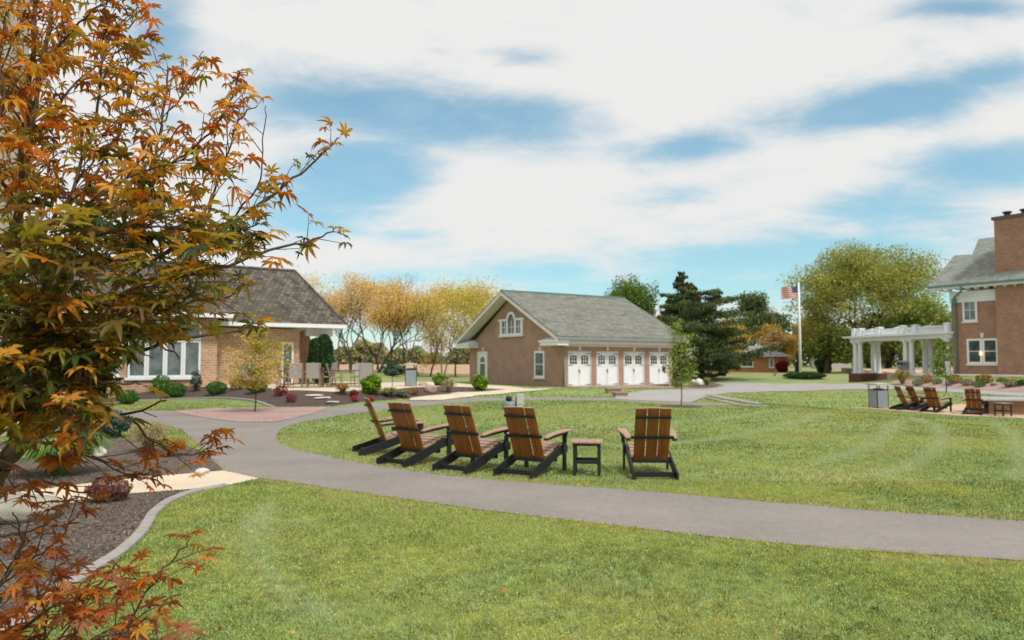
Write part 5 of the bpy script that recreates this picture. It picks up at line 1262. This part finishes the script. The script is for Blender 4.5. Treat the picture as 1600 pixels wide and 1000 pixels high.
# ------------------------------------------------------------------ the near maple
def maple():
    rng = random.Random(11); nr = np.random.default_rng(11)
    base = Vector((-1.62, 1.95, 0)); t = thing('japanese_maple', 'large orange and green japanese maple close to the viewer in the mulch bed', 'maple tree', base)
    def W(px, py, Z): return at(px, py, Z)-base
    # branches: list of (px,py,Z), start radius, end radius (m), leaf density
    BR = [
     ('trunk', [(-150,1560,1.95),(-120,1150,1.93),(-60,830,1.88),(0,725,1.85)], .045, .030, 0),
     ('l', [(0,725,1.85),(45,685,1.85),(85,660,1.87),(100,640,1.88),(140,590,1.9),(160,520,1.95)], .024, .013, .5),
     ('l', [(-20,755,1.85),(-30,600,1.8),(-10,450,1.8),(30,330,1.85),(38,200,1.9),(50,90,1.95),(60,-30,2.0)], .013, .005, 1.25),
     ('l', [(-10,450,1.8),(30,380,1.95),(48,230,2.05),(60,120,2.1),(86,0,2.15),(100,-60,2.15)], .009, .005, 1.2),
     ('b', [(160,520,1.95),(178,450,1.98),(210,380,2.0),(235,290,2.05),(256,190,2.1),(262,105,2.15)], .009, .0025, 1.5),
     ('b', [(160,520,1.95),(230,455,2.0),(290,405,2.05),(350,355,2.15),(420,310,2.2),(480,262,2.25),(530,216,2.3)], .010, .002, .75),
     ('b', [(178,470,1.95),(240,430,1.9),(330,425,1.95),(400,398,2.0),(470,382,2.05),(520,362,2.1)], .008, .002, .7),
     ('b', [(130,600,1.9),(200,560,1.8),(260,530,1.75),(330,526,1.8),(400,505,1.85)], .007, .002, .55),
     ('b', [(100,640,1.88),(160,650,1.8),(200,650,1.75),(260,625,1.75)], .006, .0018, .5),
     ('b', [(60,690,1.85),(100,690,1.75),(150,722,1.7),(220,750,1.7)], .004, .0015, 1.0),
     ('b', [(-40,700,1.85),(60,745,1.75),(100,765,1.7),(150,770,1.7)], .005, .0015, .9),
     ('b', [(200,650,1.78),(240,690,1.8),(280,715,1.9),(330,700,2.0)], .0035, .0012, 1.5),
     ('b', [(30,400,1.85),(80,350,1.7),(120,290,1.75),(150,180,1.8),(164,60,1.9),(166,-20,1.9)], .006, .002, 1.5),
     ('b', [(48,230,2.05),(90,160,2.1),(140,110,2.2),(180,70,2.3)], .005, .0018, .7),
     ('b', [(60,120,2.1),(100,60,2.0),(140,20,1.95),(200,-20,1.95)], .004, .0018, .8),
     ('b', [(235,290,2.05),(300,230,2.15),(350,190,2.2),(375,110,2.2)], .005, .0015, .9),
     ('b', [(256,190,2.1),(300,120,2.2),(318,80,2.25)], .003, .0012, .7),
     ('b', [(300,400,2.05),(330,320,2.1),(350,250,2.15),(378,180,2.2),(402,165,2.2)], .005, .0015, .8),
     ('b', [(350,355,2.15),(400,300,2.1),(412,250,2.1),(415,165,2.1)], .004, .0012, .35),
     ('b', [(-10,450,1.8),(60,480,1.6),(130,470,1.5),(200,480,1.5)], .007, .0018, 2.0),
     ('b', [(-20,560,1.8),(40,570,1.55),(110,575,1.45),(170,600,1.45),(220,600,1.5)], .007, .0018, 1.9),
     ('b', [(-20,620,1.8),(40,640,1.6),(90,650,1.5),(140,640,1.45)], .006, .0018, 1.5),
     ('b', [(-10,450,1.8),(60,400,1.6),(140,370,1.5),(220,350,1.55),(290,360,1.6)], .007, .0018, 1.9),
     ('b', [(30,330,1.85),(-20,240,1.7),(10,150,1.7),(-10,60,1.7)], .006, .002, 1.0),
     ('b', [(38,200,1.9),(-10,120,1.85),(10,20,1.8)], .004, .0015, 1.0),
     ('b', [(80,350,1.7),(150,310,1.7),(230,260,1.75),(300,250,1.8)], .005, .0015, 1.7),
     ('b', [(140,290,1.8),(180,220,1.9),(210,150,1.95),(200,90,2.0)], .004, .0015, 1.0),
     ('b', [(160,520,1.95),(220,500,2.1),(290,470,2.2),(350,470,2.3),(400,440,2.3)], .006, .0015, 1.2),
     ('b', [(178,450,1.98),(270,380,1.9),(330,380,1.85),(400,350,1.85)], .006, .0015, 1.3),
     ('b', [(60,480,1.6),(90,540,1.5),(60,600,1.45),(20,640,1.4)], .004, .0015, 1.8),
     ('b', [(200,480,1.8),(250,490,1.6),(290,470,1.55),(310,440,1.55)], .004, .0015, 1.6),
     ('b', [(140,590,1.9),(60,540,2.1),(20,500,2.2)], .005, .002, 1.2),
     ('b', [(140,590,1.9),(190,540,2.05),(240,560,2.2)], .004, .0015, 1.4),
     ('b', [(30,330,1.85),(90,300,1.9),(150,330,1.95),(210,300,2.0)], .005, .0015, 1.4),
     ('b', [(-10,450,1.8),(80,440,2.1),(160,400,2.2),(240,340,2.3)], .006, .0015, 1.4),
     ('b', [(-20,560,1.8),(60,520,1.7),(140,540,1.65),(220,520,1.6),(280,560,1.6)], .006, .0015, 1.5),
     ('b', [(0,725,1.85),(40,620,1.6),(90,590,1.5),(150,560,1.5)], .005, .0015, 1.6),
     ('b', [(-20,560,1.8),(30,500,1.5),(80,440,1.4),(60,400,1.4)], .004, .0015, 1.6),
     ('b', [(60,-30,2.0),(20,60,1.9),(-10,140,1.9)], .004, .0015, 1.2),
     ('b', [(160,60,1.9),(210,40,2.0),(215,10,2.0)], .003, .0012, 1.0),
     # lower russet branches
     ('b', [(-120,1150,1.93),(-40,960,1.75),(10,900,1.7),(40,850,1.65),(20,800,1.65)], .004, .0015, .5),
     ('b', [(-120,1150,1.93),(-20,930,1.8),(40,885,1.75),(85,850,1.7),(120,805,1.7)], .004, .0013, .4),
     ('b', [(-120,1200,1.93),(0,1010,1.7),(60,960,1.65),(110,940,1.6),(160,930,1.6)], .005, .0015, 1.3),
     ('b', [(-120,1250,1.93),(40,1060,1.7),(180,1010,1.65),(225,930,1.7),(262,880,1.7),(292,850,1.7)], .004, .0013, 1.25),
     ('b', [(-120,1250,1.93),(40,1080,1.5),(120,1010,1.5),(180,990,1.5),(250,1000,1.55)], .005, .0015, 1.3),
     ('b', [(40,1060,1.6),(80,980,1.55),(60,930,1.5)], .004, .0015, 1.1),
     ('b', [(-120,1200,1.93),(-40,1000,1.6),(0,930,1.55),(40,900,1.5)], .004, .0013, 1.2),
     ('b', [(40,1060,1.7),(120,960,1.75),(160,915,1.8),(200,890,1.8)], .003, .0012, 1.0),
     ('b', [(-60,830,1.88),(0,840,1.7),(50,830,1.6),(100,800,1.6)], .004, .0012, .2),
     ('b', [(-60,830,1.88),(-10,780,1.7),(30,760,1.6)], .004, .0012, .4),
    ]
    limb = MB(); twig = MB(); L_pos, L_dir, L_up, L_size, L_curl, L_col = [], [], [], [], [], []
    pet = MB()
    OR = [(.62,.20,.018), (.52,.15,.014), (.55,.26,.03), (.40,.11,.015), (.36,.22,.035), (.60,.29,.04), (.28,.09,.02)]
    OL = [(.26,.22,.03), (.32,.24,.03), (.20,.19,.03), (.48,.24,.03)]
    GR = [(.055,.085,.018), (.08,.10,.02), (.05,.06,.018), (.13,.13,.025), (.20,.14,.03), (.18,.11,.045), (.24,.15,.03)]
    RU = [(.34,.085,.02), (.42,.12,.025), (.26,.07,.03), (.48,.16,.025), (.30,.13,.07)]
    YO = [(.50,.27,.03), (.42,.25,.03), (.55,.22,.025), (.30,.24,.035)]
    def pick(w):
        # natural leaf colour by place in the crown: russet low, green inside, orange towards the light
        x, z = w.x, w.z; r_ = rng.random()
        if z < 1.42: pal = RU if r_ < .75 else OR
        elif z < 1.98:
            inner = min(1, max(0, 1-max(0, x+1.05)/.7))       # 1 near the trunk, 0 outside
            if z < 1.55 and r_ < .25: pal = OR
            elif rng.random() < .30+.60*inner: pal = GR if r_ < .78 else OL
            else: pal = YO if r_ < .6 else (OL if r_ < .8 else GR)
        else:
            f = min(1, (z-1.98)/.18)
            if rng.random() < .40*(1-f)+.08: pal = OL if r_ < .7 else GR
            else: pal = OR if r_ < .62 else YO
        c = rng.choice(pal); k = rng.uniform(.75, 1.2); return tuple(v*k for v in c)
    def keepk(w):
        # open parts of the crown, where the photograph's tree lets the ground and houses show
        d = w-Vector((0, 0, EYE)); c_, s_ = math.cos(PITCH), math.sin(PITCH); dep = d.y*c_+d.z*s_
        px, py = 800+F*d.x/dep, 500-F*(-d.y*s_+d.z*c_)/dep
        k = 1.0
        if py < 640:
            edge = np.interp(py, [0, 60, 110, 200, 300, 380, 440, 480, 520, 600, 640], [235, 250, 400, 430, 420, 400, 390, 310, 205, 175, 150])
            if px > edge: k = .12 if px < edge+40 else .02
            tip = (abs(py-(262-(px-480)*.9)) < 34 and 400 < px < 575) or (abs(py-(372-(px-470)*.18)) < 26 and 390 < px < 560) or (abs(py-505) < 30 and px < 410 and py < 530)
            if tip: k = .8
            if py < 260 and px > 60: k = min(k, .72)
            if py < 330 and px > 215: k = min(k, .66)
            if py < 120 and 240 < px < 420: k = min(k, .5)
        elif py < 720: k = .9 if px < 150-(py-640)*.5 else (.8 if px < 370 and py > 655 and px > 220 else .3)
        elif py < 790: k = .55 if px < 120 else (.6 if px < 310 and py < 762 else .12)
        else:
            line = 1000-(px-40)*.55
            k = .9 if (py > line-40 and px < 310) else (.55 if px < 130 else .06)
        return k
    def keep(w): return rng.random() < keepk(w)
    def leaf(p, d, size):
        w = p+base
        if not keep(w): return
        pd = (d+Vector((0, 0, -.1))+Vector([rng.gauss(0, .25) for _ in range(3)])).normalized()
        pl = size*rng.uniform(.35, .7); e = p+pd*pl
        pet.tube([p, e], [.0009, .0007], 3, False)
        ax = Vector((pd.x+rng.gauss(0, .3), pd.y+rng.gauss(0, .3), pd.z*.35+rng.gauss(-.12, .22))).normalized()
        upv = Vector((rng.gauss(0, .36), rng.gauss(0, .36), 1)).normalized()
        L_pos.append(tuple(e)); L_dir.append(tuple(ax)); L_up.append(tuple(upv)); L_size.append(size*rng.uniform(.75, 1.25)*(.9 if w.z > 2.25 else (.82 if w.z < 1.4 else 1)))
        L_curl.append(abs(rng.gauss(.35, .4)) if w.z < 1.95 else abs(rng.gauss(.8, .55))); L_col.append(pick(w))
    for kind, pts, r0, r1, dens in BR:
        P = smooth_line([W(*q) for q in pts], 2); n = len(P)
        # small natural wobble
        P = [p+Vector([rng.gauss(0, .003) for _ in range(3)])*(0 if i in (0, n-1) else 1) for i, p in enumerate(P)]
        rad = [r0+(r1-r0)*(i/(n-1))**.8 for i in range(n)]
        (limb if kind != 'b' else twig).tube(P, rad, 10 if kind != 'b' else 6, False)
        if dens <= 0: continue
        Ls = [0]
        for a, b in zip(P[:-1], P[1:]): Ls.append(Ls[-1]+(b-a).length)
        s = Ls[-1]*(.30 if kind != 'b' else .22); side = 1
        step = .027/dens
        while s < Ls[-1]:
            i = next(k for k in range(n-1) if Ls[k+1] >= s); f = (s-Ls[i])/(Ls[i+1]-Ls[i]+1e-9); p = P[i].lerp(P[i+1], f); tg = (P[i+1]-P[i]).normalized()
            a = rng.uniform(0, 6.28); ax = Matrix.Rotation(a, 3, tg) @ tg.orthogonal().normalized(); ax.y *= .8; ax.z = ax.z*.7
            d = (tg*.75+ax*rng.uniform(.5, 1.1)+Vector((0, 0, .12))).normalized(); frac = s/Ls[-1]
            L = rng.uniform(.05, .19)*(1.15-.6*frac)
            if keepk(p+base+d*L) < .25: s += step; continue
            k = max(1, int(L/.042)); q = p.copy(); tp = [q.copy()]; dd = d.copy()
            for j in range(k):
                dd = (dd+Vector([rng.gauss(0, .14) for _ in range(3)])).normalized(); q = q+dd*(L/k); tp.append(q.copy())
                sz = rng.uniform(.030, .054)
                sd = dd.cross(Vector((rng.gauss(0, .4), rng.gauss(0, .4), 1))).normalized()
                if rng.random() < .9: leaf(q, (sd+dd*.6).normalized(), sz)
                if rng.random() < .9: leaf(q, (-sd+dd*.6).normalized(), sz*rng.uniform(.8, 1.1))
            leaf(q, dd, rng.uniform(.04, .058)); twig.tube(tp, [.0016-.0006*j/k for j in range(k+1)], 4, False)
            s += step*rng.uniform(.6, 1.4)
        for _ in range(3): leaf(P[-1], ((P[-1]-P[-3]).normalized()+Vector([rng.gauss(0, .5) for _ in range(3)])).normalized(), rng.uniform(.034, .05))
    limb.build('trunk', MLIMB, t, True); twig.build('branches', MBARK, t, True); pet.build('petioles', plain('petiole', (.22,.06,.03)), t)
    # leaf template: seven pointed lobes, each folded along its rib
    ang = [-128, -84, -42, 0, 42, 84, 128]; ln = [.42, .74, .94, 1.0, .94, .74, .42]; TV = [(0, 0, 0)]; TF = []; lob = [3]
    no = []
    for i in range(8):
        if i == 0: a, r_ = -155, .10
        elif i == 7: a, r_ = 155, .10
        else: a = (ang[i-1]+ang[i])/2; r_ = .27*(ln[i-1]+ln[i])/2
        no.append(len(TV)); TV.append((r_*math.sin(R(a)), r_*math.cos(R(a)), .0)); lob.append(3)
    for i in range(7):
        a = R(ang[i]); L = ln[i]; d = np.array([math.sin(a), math.cos(a)]); s_ = np.array([d[1], -d[0]]); w = .100*(.75+.4*L)
        m0 = len(TV)
        TV += [(*(d*L*.40), -.015), (*(d*L*.50-s_*w), .035), (*(d*L*.50+s_*w), .035), (*(d*L*.78-s_*w*.66), .02), (*(d*L*.78+s_*w*.66), .02), (*(d*L), -.02), (*(d*L*.74), -.02)]
        lob += [i]*7
        M, SL, SR, UL, UR, T, M2 = range(m0, m0+7)
        TF += [(0, no[i], SL, M), (0, M, SR, no[i+1]), (M, SL, UL, M2), (M, M2, UR, SR), (M2, UL, T), (M2, T, UR)]
    TV = np.array(TV); lob = np.array(lob); n = len(L_pos); nv = len(TV)
    Pz = np.array(L_pos); A = np.array(L_dir); U = np.array(L_up); Sz = np.array(L_size)*.93; Cu = np.array(L_curl)
    U = U-A*np.sum(U*A, 1)[:, None]; U /= np.linalg.norm(U, axis=1)[:, None]; X = np.cross(A, U)
    ls = nr.uniform(.78, 1.15, (n, 7))[:, lob]; lc = nr.normal(1, .55, (n, 7))[:, lob]; side = nr.normal(0, .18, (n, 7))[:, lob]
    tv = np.repeat(TV[None], n, 0); tv[..., :2] *= ls[..., None]; r2 = tv[..., 0]**2+tv[..., 1]**2
    sh = 1-np.clip(Cu, 0, 1.4)[:, None]*.22*r2; 
    z = tv[..., 2]*(1+1.8*Cu[:, None])-Cu[:, None]*lc*r2*.5+side*r2**.5*.5
    x = tv[..., 0]*sh; y = tv[..., 1]*sh
    V = Pz[:, None]+(X[:, None]*x[..., None]+A[:, None]*y[..., None]+U[:, None]*z[..., None])*Sz[:, None, None]
    F4 = np.array([f for f in TF if len(f) == 4]); F3 = np.array([f for f in TF if len(f) == 3]); off = (np.arange(n)*nv)[:, None, None]
    T3 = np.concatenate([F4[:, [0, 1, 2]], F4[:, [0, 2, 3]], F3]); Fq = (T3[None]+off).reshape(-1, 3)
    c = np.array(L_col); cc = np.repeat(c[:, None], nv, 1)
    edge = (r2**.5 > .72)[..., None]; amt = (nr.random((n, 1, 1)) < .45)*.55       # scorched tips on many leaves
    cc = np.where(edge, cc*(1-amt)+np.array([.20, .075, .03])*amt, cc)
    cc = cc*nr.uniform(.92, 1.08, (n, nv, 1))
    np_mesh('foliage', V.reshape(-1, 3), Fq, MAPLE_LEAF, t, cc.reshape(-1, 3), False)
    print('maple leaves', n)
maple()

def fallen():
    nr = np.random.default_rng(21); n = 420; x = nr.uniform(-5.5, .5, n); y = 2.6+nr.random(n)**1.6*8; k = nr.random(n) < np.exp(-np.hypot(x+2.2, y-3)/2.6)
    x, y = x[k], y[k]; P = np.stack([x, y, H(x, y)+.035], 1); V, Cc = leafquads(P, .022, nr, [(.42,.15,.03), (.5,.22,.04), (.3,.12,.04), (.45,.3,.08)], 1.2, .25)
    o = leafmesh('fallen_leaves', V, Cc); tag(o, 'scattered small fallen orange maple leaves', 'leaves', kind='stuff')
fallen()
def clover():
    nr = np.random.default_rng(77); n = 210000; y = np.sqrt(nr.uniform(2.6**2, 9.5**2, n)); x = nr.uniform(-.85, .85, n)*y
    k = np.ones(n, bool)
    for p in OUT[:4]: k &= ~pip(p, x, y)
    k &= nr.random(n) < np.clip(.25+1.5*(vnoise(x*1.1, y*1.1, 21)-.35)+.8*(vnoise(x*5, y*5, 22)-.5), .05, 1)
    x, y = x[k], y[k]; n = len(x); P = np.stack([x, y, H(x, y)+nr.uniform(.008, .032, n)], 1)
    V, Cc = leafquads(P, .0065, nr, [(.30,.42,.07), (.42,.50,.10), (.52,.54,.12), (.20,.34,.06), (.50,.42,.10), (.36,.46,.09)], .9, .3, np.floor(vnoise(x*7, y*7, 23)*12).astype(int))
    o = leafmesh('clover', V, Cc, None, GRASSM); tag(o, 'low clover patches among the near lawn grass', 'clover', kind='stuff')
clover()
# loose wood chips on the near bed
def chips():
    nr = np.random.default_rng(8); n = 26000; y = nr.uniform(3.0, 10.5, n); x = nr.uniform(-7, -1, n); k = pip(nearbed, x, y) | pip(upbed, x, y); x, y = x[k], y[k]; n = len(x)
    P = np.stack([x, y, H(x, y)+.012+nr.uniform(0, .012, n)], 1); V, Cc = leafquads(P, .013, nr, [(.10,.08,.07),(.17,.14,.12),(.28,.235,.20),(.07,.05,.042),(.13,.09,.065)], 1.6, .3)
    o = leafmesh('mulch_chips', V, Cc); tag(o, 'shredded brown wood mulch chips', 'mulch', kind='stuff')
chips()
